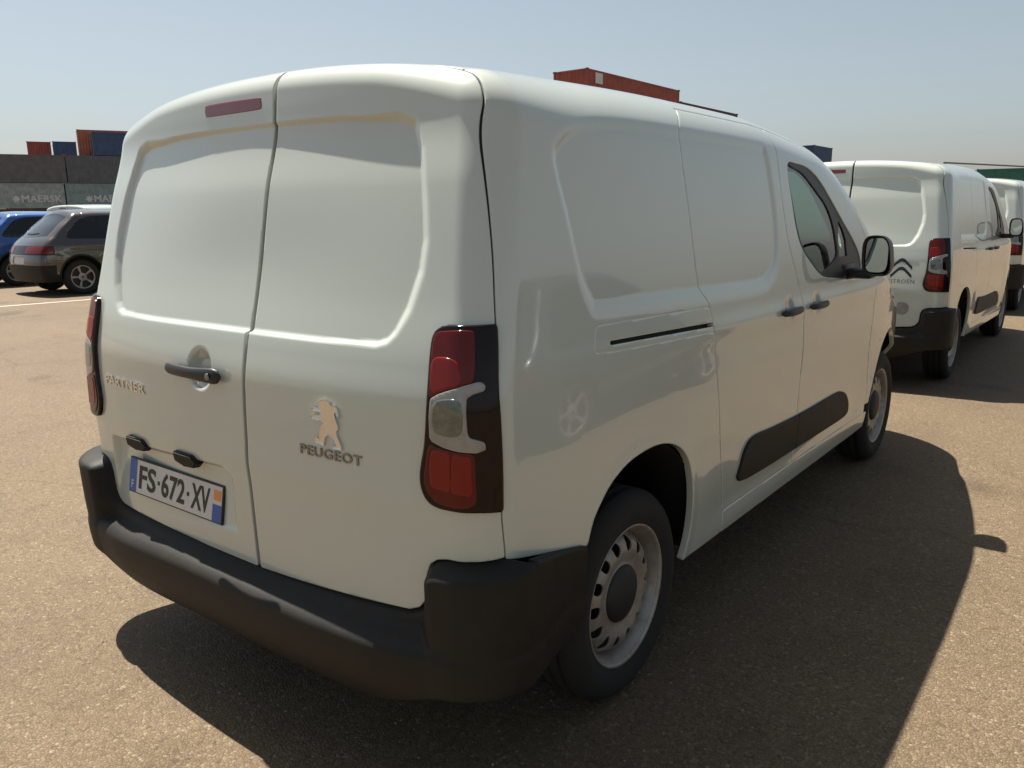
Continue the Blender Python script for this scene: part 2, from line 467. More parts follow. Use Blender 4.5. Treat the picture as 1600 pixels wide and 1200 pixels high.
ARCH_R = np.concatenate([[[ARCH_R[0, 0]-.01, .05]], ARCH_R, [[ARCH_R[-1, 0]-.03, .05]]])
ARCH_F = [(FRONT_W+.40*math.cos(a), WR+.03+.415*math.sin(a)) for a in np.linspace(math.radians(-25), math.radians(205), 26)]
MOULD = px_yz([(1157, 751), (1160, 727), (1168, 700), (1182, 682), (1215, 667), (1260, 644), (1306, 617), (1318, 613), (1324, 620), (1326, 634), (1322, 648), (1300, 664), (1250, 696), (1200, 728)])
WIN = px_yz([(1230, 258), (1243, 255), (1262, 262), (1281, 282), (1300, 314), (1317, 345), (1332, 372), (1343, 398), (1346, 425), (1343, 435), (1296, 434), (1281, 428), (1268, 412), (1254, 390), (1245, 362), (1238, 320)])
GLASS = px_yz([(1231, 260), (1240, 261), (1257, 272), (1277, 298), (1293, 322), (1303, 350), (1308, 378), (1309, 400), (1296, 418), (1284, 424), (1272, 410), (1258, 389), (1249, 362), (1241, 320)])
QUART = px_yz([(1311, 344), (1318, 358), (1323, 375), (1325, 400), (1313, 402), (1311, 375)])
CLAW = px_ab([(679, 624), (690, 617), (705, 612), (725, 605), (742, 600), (750, 598), (757, 602), (755, 610), (740, 615), (730, 622), (729, 645), (731, 676), (735, 684), (745, 687), (756, 690), (757, 700),
              (745, 705), (720, 703), (700, 697), (682, 688), (678, 682), (677, 650)])
print('claw', np.round(CLAW[:3], 3), 'moulding y', np.round(MOULD[:, 0].min(), 2), np.round(MOULD[:, 0].max(), 2), 'arch', np.round(ARCH_R[[0, 7, 10]], 2), 'win', np.round(WIN, 2).tolist())

def slide_x(z):   # sliding door rear shut line
    return SLIDE(z)
_sl = px_yz([(1056, 172), (1063, 210), (1067, 232), (1080, 330), (1095, 448), (1109, 480), (1118, 560), (1126, 660), (1130, 730), (1132, 790)])[::-1]
SLIDE = pchip(_sl[:, 1], _sl[:, 0])
BX = pchip([.2, .5, 1.0, 1.15, 1.35, 1.60, 1.75], [2.13, 2.13, 2.12, 2.08, 1.99, 1.955, 1.96])     # front door rear edge
DX = pchip([.2, .45, .75, 1.0, 1.12, 1.3, 1.6], [3.26, 3.24, 3.20, 3.24, 3.26, 3.10, 2.75])         # front door front edge
CONT = [(.93, z) for z in np.arange(.16, 1.62, .0070)]
CONT += [(.93-.20*(1-math.cos(a)), 1.62+.20*math.sin(a)) for a in np.linspace(0, math.pi/2, 30)][1:]
CONT += [(x, 1.82) for x in np.linspace(.73, .0, 48)][1:]
def CONT_C(step):
    c = [(.93, z) for z in np.arange(.16, 1.62, step)]
    c += [(.93-.20*(1-math.cos(a)), 1.62+.20*math.sin(a)) for a in np.linspace(0, math.pi/2, 10)][1:]
    return c+[(x, 1.82) for x in np.linspace(.73, 0, 20)][1:]

def pocket(X, Y, c, r, depth, w):
    return -depth*sstep(0, w, r-np.hypot(X-c[0], Y-c[1]))

def make_van():
    root = empty('panel_van')
    white = MT['white']
    # ---------------- rear end: doors, lights
    ch = van.cap(np.arange(-1.04, 1.0401, .0052), np.arange(-.86, 1.02, .0052))
    A, B, X, Y, Z = ch.U, ch.V, ch.P0[..., 0], ch.P0[..., 1], ch.P0[..., 2]
    sc = 1.08
    aA = np.abs(A)
    winL = WINR.copy(); winL[:, 0] *= -1
    half = WINR[1:-1]
    wpoly = np.concatenate([half, half[::-1]*np.array([-1, 1])])
    wpoly[:, 0] = np.where(wpoly[:, 0] < 0, wpoly[:, 0]*.985, wpoly[:, 0])
    ws = poly_sdf(A, B, wpoly)*sc
    wid = .008+.026*sstep(.45, .66, aA)*sstep(-.02, .20, B)   # the sides of the recess are broad, the lower ledge crisp
    tt = np.clip((ws+wid)/wid, 0, 1)
    dep = .0140*(1-.62*sstep(.22, .50, B)*(1-sstep(.0, .62, aA)))
    ch.displace(-dep*(.2*sstep(0, 1, tt)+.8*tt**2.2))
    hc = van.ab(van.pix([(311, 576)]))[0]
    ch.displace(pocket(A*sc, B*sc, hc*sc, .062, .026, .034))
    # number plate recess: deep under the lamps, running out at the foot of the plate
    rec = van.ab(van.pix([(176, 679), (345, 727), (362, 745), (371, 832), (188, 783)]))
    rs = poly_sdf(A, B, rec)*sc
    ch.displace(-.026*sstep(-.004, .018, rs)*sstep(.50, .70, Z))
    # soft crease above the bumper
    ch.displace(.004*np.exp(-((Z-.79)/.05)**2)*sstep(.9, .75, np.abs(X)))
    ch.finish()
    outer = (SEAM(Z)-Y)
    bot = np.concatenate([DOORB, [[DOORB[-1, 0]+.4, DOORB[-1, 1]], [1.6, 1.3], [-1.6, 1.3], [-DOORB[-1, 0]-.4, DOORB[-1, 1]]], (DOORB*np.array([-1, 1]))[::-1]])
    drop = lambda x: sstep(.1, .9, -x)
    bs = poly_sdf(A, B+.030*drop(X), bot)*sc
    Bt = B+.014*drop(X)
    tl = poly_sdf(aA, Bt, TAIL)*sc
    common = np.minimum.reduce([outer-.003, bs-.004, -tl-.003])
    dl = panel('rear_door', ch, np.minimum(common, XG-X-.0085), white, root)
    dr = panel('rear_door', ch, np.minimum(common, X-XG-.0085), white, root)
    panel('door_seal', ch, np.minimum.reduce([.016-np.abs(X-XG), bs-.004, outer-.004]), MT['seal'], root, off=-.010, flange=0)
    panel('door_seal', ch, np.minimum.reduce([outer+.010, .012-outer, bs]), MT['seal'], root, off=-.008, flange=0)
    # taillights: smoked housing, red and clear lenses standing a little proud of it
    cl = poly_sdf(aA, Bt, CLAW)*sc
    def blob(pts, sgn): return poly_sdf(aA, B, px_ab(pts))*sc
    lens_up = px_ab([(684, 525), (694, 520), (735, 519), (741, 530), (740, 592), (727, 601), (690, 614), (678, 620), (676, 600), (680, 560)])
    lens_lo = px_ab([(676, 696), (690, 699), (720, 707), (740, 710), (742, 740), (744, 780), (735, 790), (710, 789), (690, 782), (676, 768), (669, 748), (671, 726)])
    in_up = px_ab([(683, 563), (700, 560), (714, 565), (720, 575), (721, 600), (700, 608), (682, 613), (680, 590)])
    in_lo = px_ab([(681, 704), (695, 705), (707, 708), (708, 735), (708, 764), (695, 762), (681, 756), (678, 730)]); in_lo2 = px_ab([(712, 710), (725, 712), (736, 714), (737, 740), (738, 770), (725, 770), (712, 766), (711, 740)])
    in_cl = px_ab([(684, 632), (700, 625), (718, 626), (724, 640), (724, 672), (712, 680), (692, 676), (684, 668)])
    for sgn, dd in ((1, dr), (-1, dl)):
        sel = np.where(sgn*X > 0, 1, -1)
        side = sgn*X
        ph = np.minimum.reduce([tl-.0015, outer-.0025, side])
        t = panel('taillight', ch, ph, MT['darkred'], root, off=.012, flange=.035, roll=.005)
        for nm, poly, m, of in (('red_lens', lens_up, 'red', .0145), ('red_lens', lens_lo, 'red', .0145), ('red_reflector', in_up, 'red2', .0160), ('red_reflector', in_lo, 'red2', .0160), ('red_reflector', in_lo2, 'red2', .0160)):
            panel(nm, ch, np.minimum(np.minimum(poly_sdf(aA, Bt, smooth_poly(poly, 3))*sc, tl-.007), side), MT[m], t, off=of, flange=.004)
        panel('clear_lens', ch, np.minimum(cl, side), MT['clear'], t, off=.0165, flange=.007)
        panel('bulb_window', ch, np.minimum(poly_sdf(aA, Bt, smooth_poly(in_cl, 3))*sc, side), MT['lampin'], t, off=.0178, flange=.003)
    # third brake light
    bl = px_ab([(321, 170), (327, 165), (400, 154), (407, 156), (408, 166), (402, 171), (330, 182), (322, 181)])
    panel('brake_light', ch, poly_sdf(A, B, smooth_poly(bl, 4))*sc, MT['brake'], dl, off=.0012, flange=.006)
    # ---------------- bumper
    cb = van.cap(np.arange(-1.34, 1.3401, .0095), np.arange(-.92, -.30, .0042))
    A2, B2, X2, Z2 = cb.U, cb.V, cb.P0[..., 0], cb.P0[..., 2]; Y2 = cb.P0[..., 1]; ax2 = np.abs(X2)
    bs2 = poly_sdf(A2, B2+.030*drop(X2), bot)*sc; Zr = Z2; Z2 = Z2+.034*drop(X2)
    bz = pchip([.16, .21, .25, .29, .34, .40, .435, .452, .468, .482, .51, .7], [-.05, -.012, .022, .046, .066, .076, .074, .058, .020, .006, .0, .0])
    k = 1-.40*sstep(.58, .90, ax2)-.45*sstep(.16, .40, Y2)
    horn = (.050-.038*sstep(.16, .42, Y2))*sstep(.705, .775, ax2)*sstep(0, .030, -bs2)*sstep(.28, .36, Z2)
    low_ = bz(Z2)*k; h_ = .012; mx_ = np.maximum(low_, horn); cb.displace(mx_+h_*np.clip(1-np.abs(low_-horn)/(2*h_), 0, 1)**2*.5*sstep(.70, .78, ax2))
    cb.displace(.026*sstep(.62, .92, -X2)*sstep(0, .03, -bs2))
    cb.displace(-.018*sstep(.022, 0, -bs2)*sstep(.20, .14, Y2))
    cb.displace(-.03*sstep(.34, .22, Z2)*sstep(.15, .4, Y2))
    cb.finish()
    arch = poly_sdf(Y2, Zr, ARCH_R)
    low = Z2-(.245+.115*sstep(.45, .90, ax2)+.02*sstep(.15, .5, Y2))
    qline = (.672-.235*(Y2-.17))-Zr           # the white quarter panel begins above this line
    ph = np.minimum.reduce([np.where(Y2 < SEAM(Zr)-.01, -bs2-.003, qline-.003), low, -arch-.002, .49-Y2])
    panel('rear_bumper', cb, ph, MT['black'], root, off=.004, flange=.03, roll=.006)
    # ---------------- sides
    for mir in (False, True):
        st = .0072 if not mir else .02
        cs = van.section(np.arange(.13, 4.32, st), CONT if not mir else CONT_C(.02))
        X, Y, Z = cs.P0[..., 0], cs.P0[..., 1], cs.P0[..., 2]
        rs = poly_sdf(Y, Z, smooth_poly(SIDEREC, 3))
        wdt = .030+.03*sstep(1.30, 1.18, Z)
        t_ = np.clip((rs+wdt*.7)/wdt, 0, 1); cs.displace(-.0075*(.2*sstep(0, 1, t_)+.8*t_**2.2))
        ar = poly_sdf(Y, Z, ARCH_R); af = poly_sdf(Y, Z, ARCH_F)
        edge = np.maximum(ar, af)
        cs.displace(.0025*sstep(-.05, -.004, edge)*sstep(.25, .4, Z))
        # waist crease and lower door hollow
        cs.displace(.006*np.exp(-((Z-(1.065-.012*Y))/.045)**2)*sstep(.6, 1.6, Y)*sstep(4.2, 3.4, Y))
        cs.displace(-.010*sstep(.34, .44, Z)*sstep(.92, .62, Z)*sstep(1.15, 1.5, Y)*sstep(3.35, 3.0, Y))
        hp = px_yz([(1233, 486), (1275, 477)])
        for h in hp: cs.displace(pocket(Y, (Z-h[1]-.008)*1.15, (h[0], 0), .062, .009, .05))
        cs.finish()
        side = X-.70
        rl = poly_sdf(Y, Z, RAIL); sl = poly_sdf(Y, Z, SLOT)
        g = .003
        bott = np.where(Y < .79, Z-(.672-.235*(Y-.17)), Z-.325+.018*(Y-1.06))
        q = np.minimum.reduce([side, Y-SEAM(Z)-g, SLIDE(Z)-Y-g, bott-.001, -ar, -rl-.0012])
        panel('quarter_panel', cs, q, MT['white'], root, mirror=mir)
        panel('rail_cover', cs, np.minimum.reduce([rl-.0012, -sl, SLIDE(Z)-Y-g]), MT['white'], root, mirror=mir)
        panel('door_rail', cs, np.minimum(sl+.004, SLIDE(Z)-Y-g), MT['seal'], root, off=-.024, flange=0, mirror=mir)
        sillz = .405-.016*(Y-1.06)
        top = 1.752+.0*Y
        zt_ = hz(Y)-.092
        sd_ = np.minimum.reduce([side, Y-SLIDE(Z)-g, BX(Z)-Y-g, Z-sillz-g, zt_-Z-g, -ar])
        panel('sliding_door', cs, sd_, MT['white'], root, mirror=mir)
        wn_ = poly_sdf(Y, Z, smooth_poly(WIN, 3))
        fd = np.minimum.reduce([side, Y-BX(Z)-g, DX(Z)-Y-g, Z-sillz-g, zt_-Z-g, -wn_-.001, -af])
        panel('front_door', cs, fd, MT['white'], root, mirror=mir)
        panel('door_seal', cs, np.minimum.reduce([side, .010-np.abs(Y-SLIDE(Z)), Z-.42, zt_-Z, -sl]), MT['seal'], root, off=-.006, flange=0, mirror=mir)
        # roof rail strip over the doors, A pillar
        pil = np.minimum.reduce([side, Y-SLIDE(Z)-g, np.maximum(Z-zt_-.001, Y-DX(Z)-.002), 3.72-Y, Z-1.10, -wn_-.001])
        panel('roof_side', cs, pil, MT['white'], root, mirror=mir)
        panel('sill', cs, np.minimum.reduce([side, Y-SLIDE(Z)-.003, 3.6-Y, sillz-Z-.001, Z-.325+.018*(Y-1.06), -ar, -af]), MT['white'], root, mirror=mir)
        fe = np.minimum.reduce([X-.62, Y-DX(Z)-g, 4.28-Y, -af, Z-.42, 1.095-Z-.001, ])
        fe = np.minimum(fe, np.where(Y > 3.3, 1, Z-.42))
        panel('front_fender', cs, fe, MT['white'], root, mirror=mir)
        # window: frame, glass, corner glass
        gl = poly_sdf(Y, Z, smooth_poly(GLASS, 3)); qg = poly_sdf(Y, Z, QUART)
        wf = panel('side_window', cs, np.minimum.reduce([wn_-.001, -gl, -qg]), MT['trim'], root, off=-.004, mirror=mir)
        panel('glass', cs, gl+.004, MT['glass'], wf, off=-.009, flange=0, mirror=mir)
        panel('glass', cs, qg+.004, MT['glass'], wf, off=-.009, flange=0, mirror=mir)
        # door mouldings, split at the door gap
        md = poly_sdf(Y, Z, smooth_poly(MOULD, 3))
        panel('door_moulding', cs, np.minimum(md, BX(Z)-Y-g), MT['black'], root, off=.010, flange=.014, mirror=mir, roll=.003)
        panel('door_moulding', cs, np.minimum(md, Y-BX(Z)-g), MT['black'], root, off=.010, flange=.014, mirror=mir, roll=.003)
        # roof (both halves from the same chart)
        if not mir: roofch = cs
        # door handles
        for h in hp:
            Pn = None
            d2 = (Y-h[0])**2+(Z-h[1])**2; i = np.unravel_index(np.argmin(d2), d2.shape)
            p = cs.P0[i]; nn = cs.N0[i]
            bm = bmesh.new()
            L_ = .105
            ring = []
            for u in np.linspace(-1, 1, 17):
                w = .0155*(1-.35*u*u); t = .011; lift = .012+.016*(1-u**4)
                rr = []
                for a in np.linspace(0, 2*math.pi, 13)[:-1]:
                    cz, cx = math.sin(a), math.cos(a)
                    rr.append(bm.verts.new((p[0]+nn[0]*lift+t*cx*(1 if abs(u) < 1 else .3), p[1]+u*L_, p[2]+w*cz*(1 if abs(u) < 1 else .4))))
                ring.append(rr)
            for r1, r2 in zip(ring, ring[1:]):
                for k2 in range(12): bm.faces.new((r1[k2], r1[(k2+1) % 12], r2[(k2+1) % 12], r2[k2]))
            bm.faces.new(ring[0]); bm.faces.new(ring[-1][::-1])
            if mir:
                for v in bm.verts: v.co.x *= -1
            bm_obj('door_handle', bm, MT['trim'], root, smooth=True, angle=60)
        # mirror
        build_mirror(root, -1 if mir else 1)
    # roof, windscreen, bonnet span both sides
    cs = van.section(np.arange(.13, 4.32, .02), [(.93, z) for z in np.linspace(1.06, 1.60, 34)]+[(x, 1.82-.18*max(0, (abs(x)-.7)/.2)**2) for x in np.linspace(.89, -.89, 170)]+[(-.93, z) for z in np.linspace(1.60, 1.06, 34)])
    X, Y, Z = cs.P0[..., 0], cs.P0[..., 1], cs.P0[..., 2]; cs.finish(); aX = np.abs(X)
    ws_ = np.minimum.reduce([.69-aX, Y-2.78, 3.70-Y])
    panel('roof', cs, np.minimum.reduce([.699-aX, Y-SEAM(Z)-.004, 2.775-Y]), MT['white'], root)
    wsf = panel('windscreen', cs, np.minimum(ws_, .05-ws_), MT['trim'], root, off=-.002)
    panel('glass', cs, ws_-.042, MT['glass'], wsf, off=-.006, flange=0)
    panel('bonnet', cs, np.minimum.reduce([.75-aX, Y-3.705, 4.30-Y, Z-.90]), MT['white'], root)
    # front end
    bf = Body(van_F, (0, 3.3, .62), van.zc)
    cf = bf.cap(np.arange(-1.0, 1.0, .02), np.arange(-.42, .42, .02), rear=False)
    A3, B3, X3, Y3, Z3 = cf.U, cf.V, cf.P0[..., 0], cf.P0[..., 1], cf.P0[..., 2]; cf.finish()
    onf = np.where(np.abs(X3) > .70, Y3-4.285, 1.0)*1.0
    onf = Y3-4.285
    hl = poly_sdf(np.abs(X3), Z3, smooth_poly([(.50, .80), (.66, .86), (.78, .90), (.80, .80), (.70, .74), (.55, .74)], 3))
    gr = poly_sdf(np.abs(X3), Z3, [(-.1, .66), (.48, .66), (.46, .84), (-.1, .84)])
    panel('front_bumper', cf, np.minimum.reduce([onf, .60-Z3, Z3-.24]), MT['black'], root)
    panel('front_panel', cf, np.minimum.reduce([onf, Z3-.606, -hl-.003, -gr-.003]), MT['white'], root)
    panel('grille', cf, np.minimum(gr, onf), MT['black'], root, off=-.01)
    for s in (1, -1): panel('headlight', cf, np.minimum.reduce([hl, onf, s*X3]), MT['lampclear'], root, off=.003)
    # ---------------- added black shell inside the skin, stops light leaking through
    V = []; Fc = []
    cl_ = van.section(np.arange(.20, 1.96, .08), [(.93, z) for z in np.arange(.30, 1.62, .08)]+[(.80, 1.76), (.6, 1.82), (.3, 1.82), (0, 1.82)])
    Pi = cl_.P0-cl_.N0*.035; n, m = Pi.shape[:2]
    okc = np.ones((n, m), bool)
    for sgn in (1, -1):
        b0 = len(V); V += [(sgn*q[0], q[1], q[2]) for q in Pi.reshape(-1, 3)]
        for i in range(n-1):
            for j in range(m-1):
                c = Pi[i:i+2, j:j+2].reshape(-1, 3).mean(0)
                if poly_sdf(np.array([c[1]]), np.array([c[2]]), ARCH_R)[0] > -.06: continue
                Fc.append((b0+i*m+j, b0+(i+1)*m+j, b0+(i+1)*m+j+1, b0+i*m+j+1))
    cc = van.cap(np.linspace(-.80, .80, 30), np.linspace(-.55, .62, 24)); Pc = cc.P0-cc.N0*.045; n, m = Pc.shape[:2]
    b0 = len(V); V += [tuple(q) for q in Pc.reshape(-1, 3)]
    for i in range(n-1):
        for j in range(m-1): Fc.append((b0+i*m+j, b0+(i+1)*m+j, b0+(i+1)*m+j+1, b0+i*m+j+1))
    mesh_obj('light_block_shell', V, Fc, MT['gap'], root)
    # ---------------- floor pan, wheel housings, bulkhead
    bm = bmesh.new()
    add_box(bm, (0, 2.35, .36), (1.30, 4.1, .10)); add_box(bm, (0, .42, .34), (1.5, .5, .08)); add_box(bm, (0, 2.2, .34), (1.72, 1.9, .08))
    add_box(bm, (-.35, .55, .28), (.42, .5, .12), .03)
    bm_obj('underbody', bm, MT['under'], root)
    for yc in (REAR_W, FRONT_W):
        for s in (1, -1):
            V = []; Fc = []; prof = []
            angs = np.linspace(math.radians(4), math.radians(176), 23)
            for xx in ((.60, .905) if yc < 2 else (.55, .80)):
                for a in angs: V.append((s*xx, yc+(.42 if yc > 2 else .40)*math.cos(a), WR+.03+.44*math.sin(a)))
            k = len(angs)
            for i in range(k-1): Fc.append((i, i+1, k+i+1, k+i))
            Fc.append(tuple(range(k)))
            mesh_obj('wheel_housing', V, Fc, MT['under'], root)
    bm = bmesh.new(); add_box(bm, (0, 1.99, .98), (1.56, .02, 1.2)); bm_obj('bulkhead', bm, MT['grey'], root)
    # ---------------- cab
    for sx in (-.42, .42):
        bm = bmesh.new()
        add_box(bm, (sx, 2.42, .72), (.50, .50, .16), .05)
        s = bm_obj('seat', bm, MT['seat'], root, smooth=True)
        bm = bmesh.new(); add_box(bm, (sx, 2.16, 1.06), (.48, .13, .60), .05, Matrix.Rotation(math.radians(12), 3, 'X'))
        add_box(bm, (sx, 2.10, 1.44), (.26, .09, .16), .035)
        bm_obj('backrest', bm, MT['seat'], s, smooth=True)
    bm = bmesh.new(); add_box(bm, (0, 3.42, .98), (1.50, .62, .22), .06); add_box(bm, (0, 3.2, .80), (1.46, .22, .25), .05)
    bm_obj('dashboard', bm, MT['dash'], root, smooth=True)
    V, Fc = lathe([(.185+.016*math.cos(a), .016*math.sin(a)) for a in np.linspace(0, 2*math.pi, 9)[:-1]], 32, close=True)
    sw = mesh_obj('steering_wheel', V, Fc, MT['dash'], root)
    sw.location = (-.42, 2.88, 1.06); sw.rotation_euler = (0, math.radians(28), math.radians(90))
    bm = bmesh.new(); add_box(bm, (0, 2.83, 1.575), (.20, .03, .06), .012)
    bm_obj('interior_mirror', bm, MT['dash'], root)
    # ---------------- wheels
    for yc in (REAR_W, FRONT_W):
        for s in (1, -1): build_wheel(root, yc, s)
    # ---------------- rear furniture
    surf = lambda px, py: van.pix([(px, py)])[0]
    # handle bar on the left rear door
    p = surf(310, 585)
    bm = bmesh.new(); rings = []
    x0, x1 = surf(268, 574)[0], surf(352, 588)[0]; zc_ = surf(310, 580)[2]
    yb = surf(310, 580)[1]
    for u in np.linspace(0, 1, 22):
        e = min(u, 1-u); w = .0165+.006*sstep(.5, .95, u); th = .011; sc_ = math.sqrt(max(.06, 1-max(0, (.10-e)/.10)**2))
        rr = []
        for a in np.linspace(0, 2*math.pi, 15)[:-1]:
            rr.append(bm.verts.new((x0+(x1-x0)*u, yb-.016-.012*math.sin(math.pi*u)+th*math.cos(a)*sc_, zc_+w*math.sin(a)*sc_)))
        rings.append(rr)
    for r1, r2 in zip(rings, rings[1:]):
        for k2 in range(14): bm.faces.new((r1[k2], r1[(k2+1) % 14], r2[(k2+1) % 14], r2[k2]))
    bm.faces.new(rings[0]); bm.faces.new(rings[-1][::-1])
    hd = bm_obj('handle', bm, MT['trim'], dl, smooth=True, angle=60)
    V, Fc = lathe([(.0001, -.004), (.0085, -.004), (.0095, 0)], 18); V = [(x1-.035+q[1], yb-.034+q[0]*.6, zc_+q[2]) for q in V]
    mesh_obj('lock', V, Fc, MT['badge'], hd)
    # number plate lamps
    for q in ((219, 691), (295, 716)):
        c = surf(*q); bm = bmesh.new()
        w, h, d = .064, .032, .024
        pts = [(-w, 0, h*.55), (w*.55, 0, h*.55), (w, 0, -h*.1), (w*.62, 0, -h*.75), (-w*.1, 0, -h*.8), (-w, 0, -h*.55)]
        f0 = [bm.verts.new((c[0]+a, c[1]+.012, c[2]+b)) for a, _, b in pts]
        f1 = [bm.verts.new((c[0]+a*.93, c[1]-d*(.75 if b > 0 else .55), c[2]+b*.9)) for a, _, b in pts]
        bm.faces.new(f1); bm.faces.new(f0[::-1])
        for k2 in range(6): bm.faces.new((f0[k2], f0[(k2+1) % 6], f1[(k2+1) % 6], f1[k2]))
        bmesh.ops.bevel(bm, geom=bm.edges[:], offset=.004, segments=2, affect='EDGES')
        bm_obj('plate_lamp', bm, MT['black'], dl, smooth=True)
    build_plate(dl)
    # badges
    def lay(V, F, cx, cy, name, m, parent, lift=.002):
        """lay flat letters on the door round the point seen at pixel (cx, cy)"""
        c = surf(cx, cy); V = np.array(V)
        out = np.zeros((len(V), 3)); out[:, 0] = c[0]+V[:, 0]; out[:, 2] = c[2]+V[:, 1]
        O = np.stack([out[:, 0], np.full(len(V), 1.15), out[:, 2]], -1); D = np.tile(np.array([0, -1., 0]), (len(V), 1))
        S = van.shoot(O, D, 1.4)
        out[:, 1] = S[:, 1]-lift-V[:, 2]
        return mesh_obj(name, out, F, m, parent, smooth=False)
    V, F = text_mesh('PARTNER', .050, .0016, 1.0, .0008, 1.08)
    wpx = surf(224, 607)[0]-surf(165, 594)[0]; V[:, 0] *= wpx/np.ptp(V[:, 0])
    V[:, 1] *= .82
    lay(V, F, 194, 600, 'badge_lettering', MT['chrome'], dl)
    V, F = text_mesh('PEUGEOT', .046, .0016, 1.0, .0008, 1.1)
    wpx = surf(563, 716)[0]-surf(468, 705)[0]; V[:, 0] *= wpx/np.ptp(V[:, 0])
    V[:, 1] *= .74
    lay(V, F, 516, 711, 'maker_lettering', MT['badge'], dr)
    lion = [(410, 375), (430, 345), (490, 345), (520, 375), (500, 312), (545, 265), (610, 256), (665, 280), (690, 320), (740, 310), (775, 340), (797, 430), (785, 452), (762, 425), (750, 380), (735, 400), (748, 455), (777, 530),
            (780, 572), (755, 603), (765, 650), (822, 770), (815, 806), (700, 806), (690, 780), (735, 768), (682, 690), (640, 662), (602, 690), (582, 765), (577, 797), (500, 782), (455, 772), (453, 735), (480, 708), (516, 722),
            (522, 650), (540, 582), (562, 545), (520, 512), (410, 502), (398, 482), (440, 450), (540, 438), (530, 408), (430, 405)]
    lp = np.array(lion, float); s = (surf(535, 660)[0]-surf(488, 660)[0])/420.; 
    L2 = np.stack([(lp[:, 0]-610)*s, -(lp[:, 1]-530)*s*.86], -1)
    bm = bmesh.new(); vb = [bm.verts.new((a, b, 0)) for a, b in L2]; fc = bm.faces.new(vb)
    r = bmesh.ops.extrude_face_region(bm, geom=[fc]); 
    for v in [q for q in r['geom'] if isinstance(q, bmesh.types.BMVert)]: v.co.z += .006
    ft = [f for f in bm.faces if all(abs(v.co.z-.006) < 1e-6 for v in f.verts)]
    bmesh.ops.inset_region(bm, faces=ft, thickness=.0035, depth=.0025)
    bmesh.ops.triangulate(bm, faces=[f for f in bm.faces if len(f.verts) > 4])
    bm.verts.ensure_lookup_table(); bm.verts.index_update()
    LV = np.array([v.co[:] for v in bm.verts]); LF = [tuple(v.index for v in f.verts) for f in bm.faces]; bm.free()
    lay(LV, LF, 511, 661, 'lion_emblem', MT['chrome'], dr, .0)
    return root

def build_mirror(root, s):
    # housing: a rounded shell seen from behind, arm to the door corner
    cx, cy, cz = 1.024, 2.74, 1.222; bm = bmesh.new(); rings = []
    prof = [(0.0, 1.0), (.012, 1.02), (.05, 1.0), (.10, .90), (.14, .70), (.165, .40), (.17, .05)]
    for d, k in prof:
        rr = []
        for a in np.linspace(0, 2*math.pi, 33)[:-1]:
            ca, sa = math.cos(a), math.sin(a); e = 3.6
            q = (abs(ca)**e+abs(sa)**e)**(-1/e)
            xx = .060*k*q*ca; zz = .090*k*q*sa; xx -= .010*(zz/.09)*(1 if xx > 0 else .2)
            rr.append(bm.verts.new((s*(cx+xx), cy+d-.10*(xx)*0, cz+zz)))
        rings.append(rr)
    for r1, r2 in zip(rings, rings[1:]):
        for k in range(32): bm.faces.new((r1[k], r1[(k+1) % 32], r2[(k+1) % 32], r2[k]))
    bm.faces.new(rings[-1])
    # inner lip
    lip = []
    for v in rings[0]: lip.append(bm.verts.new((s*cx+(v.co.x-s*cx)*.86, cy+.012, cz+(v.co.z-cz)*.90)))
    for k in range(32): bm.faces.new((rings[0][k], rings[0][(k+1) % 32], lip[(k+1) % 32], lip[k]))
    mr = bm_obj('door_mirror', bm, MT['trim'], root, smooth=True, angle=50)
    V = [(s*cx+(v[0]-s*cx), v[1], v[2]) for v in [(s*(cx+.047*q[0]), cy+.016, cz+.002+.076*q[1]) for q in
         [((abs(math.cos(a))**4+abs(math.sin(a))**4)**-.25*math.cos(a), (abs(math.cos(a))**4+abs(math.sin(a))**4)**-.25*math.sin(a)) for a in np.linspace(0, 2*math.pi, 33)[:-1]]]]
    g = mesh_obj('mirror_glass', V, [tuple(range(32))], MT['mirror'], mr, smooth=False)
    bm = bmesh.new()
    add_box(bm, (s*.945, cy+.075, cz-.085), (.13, .10, .045), .018)
    add_box(bm, (s*.885, cy+.06, cz-.075), (.03, .20, .075), .014)
    bm_obj('mirror_arm', bm, MT['trim'], mr, smooth=True)

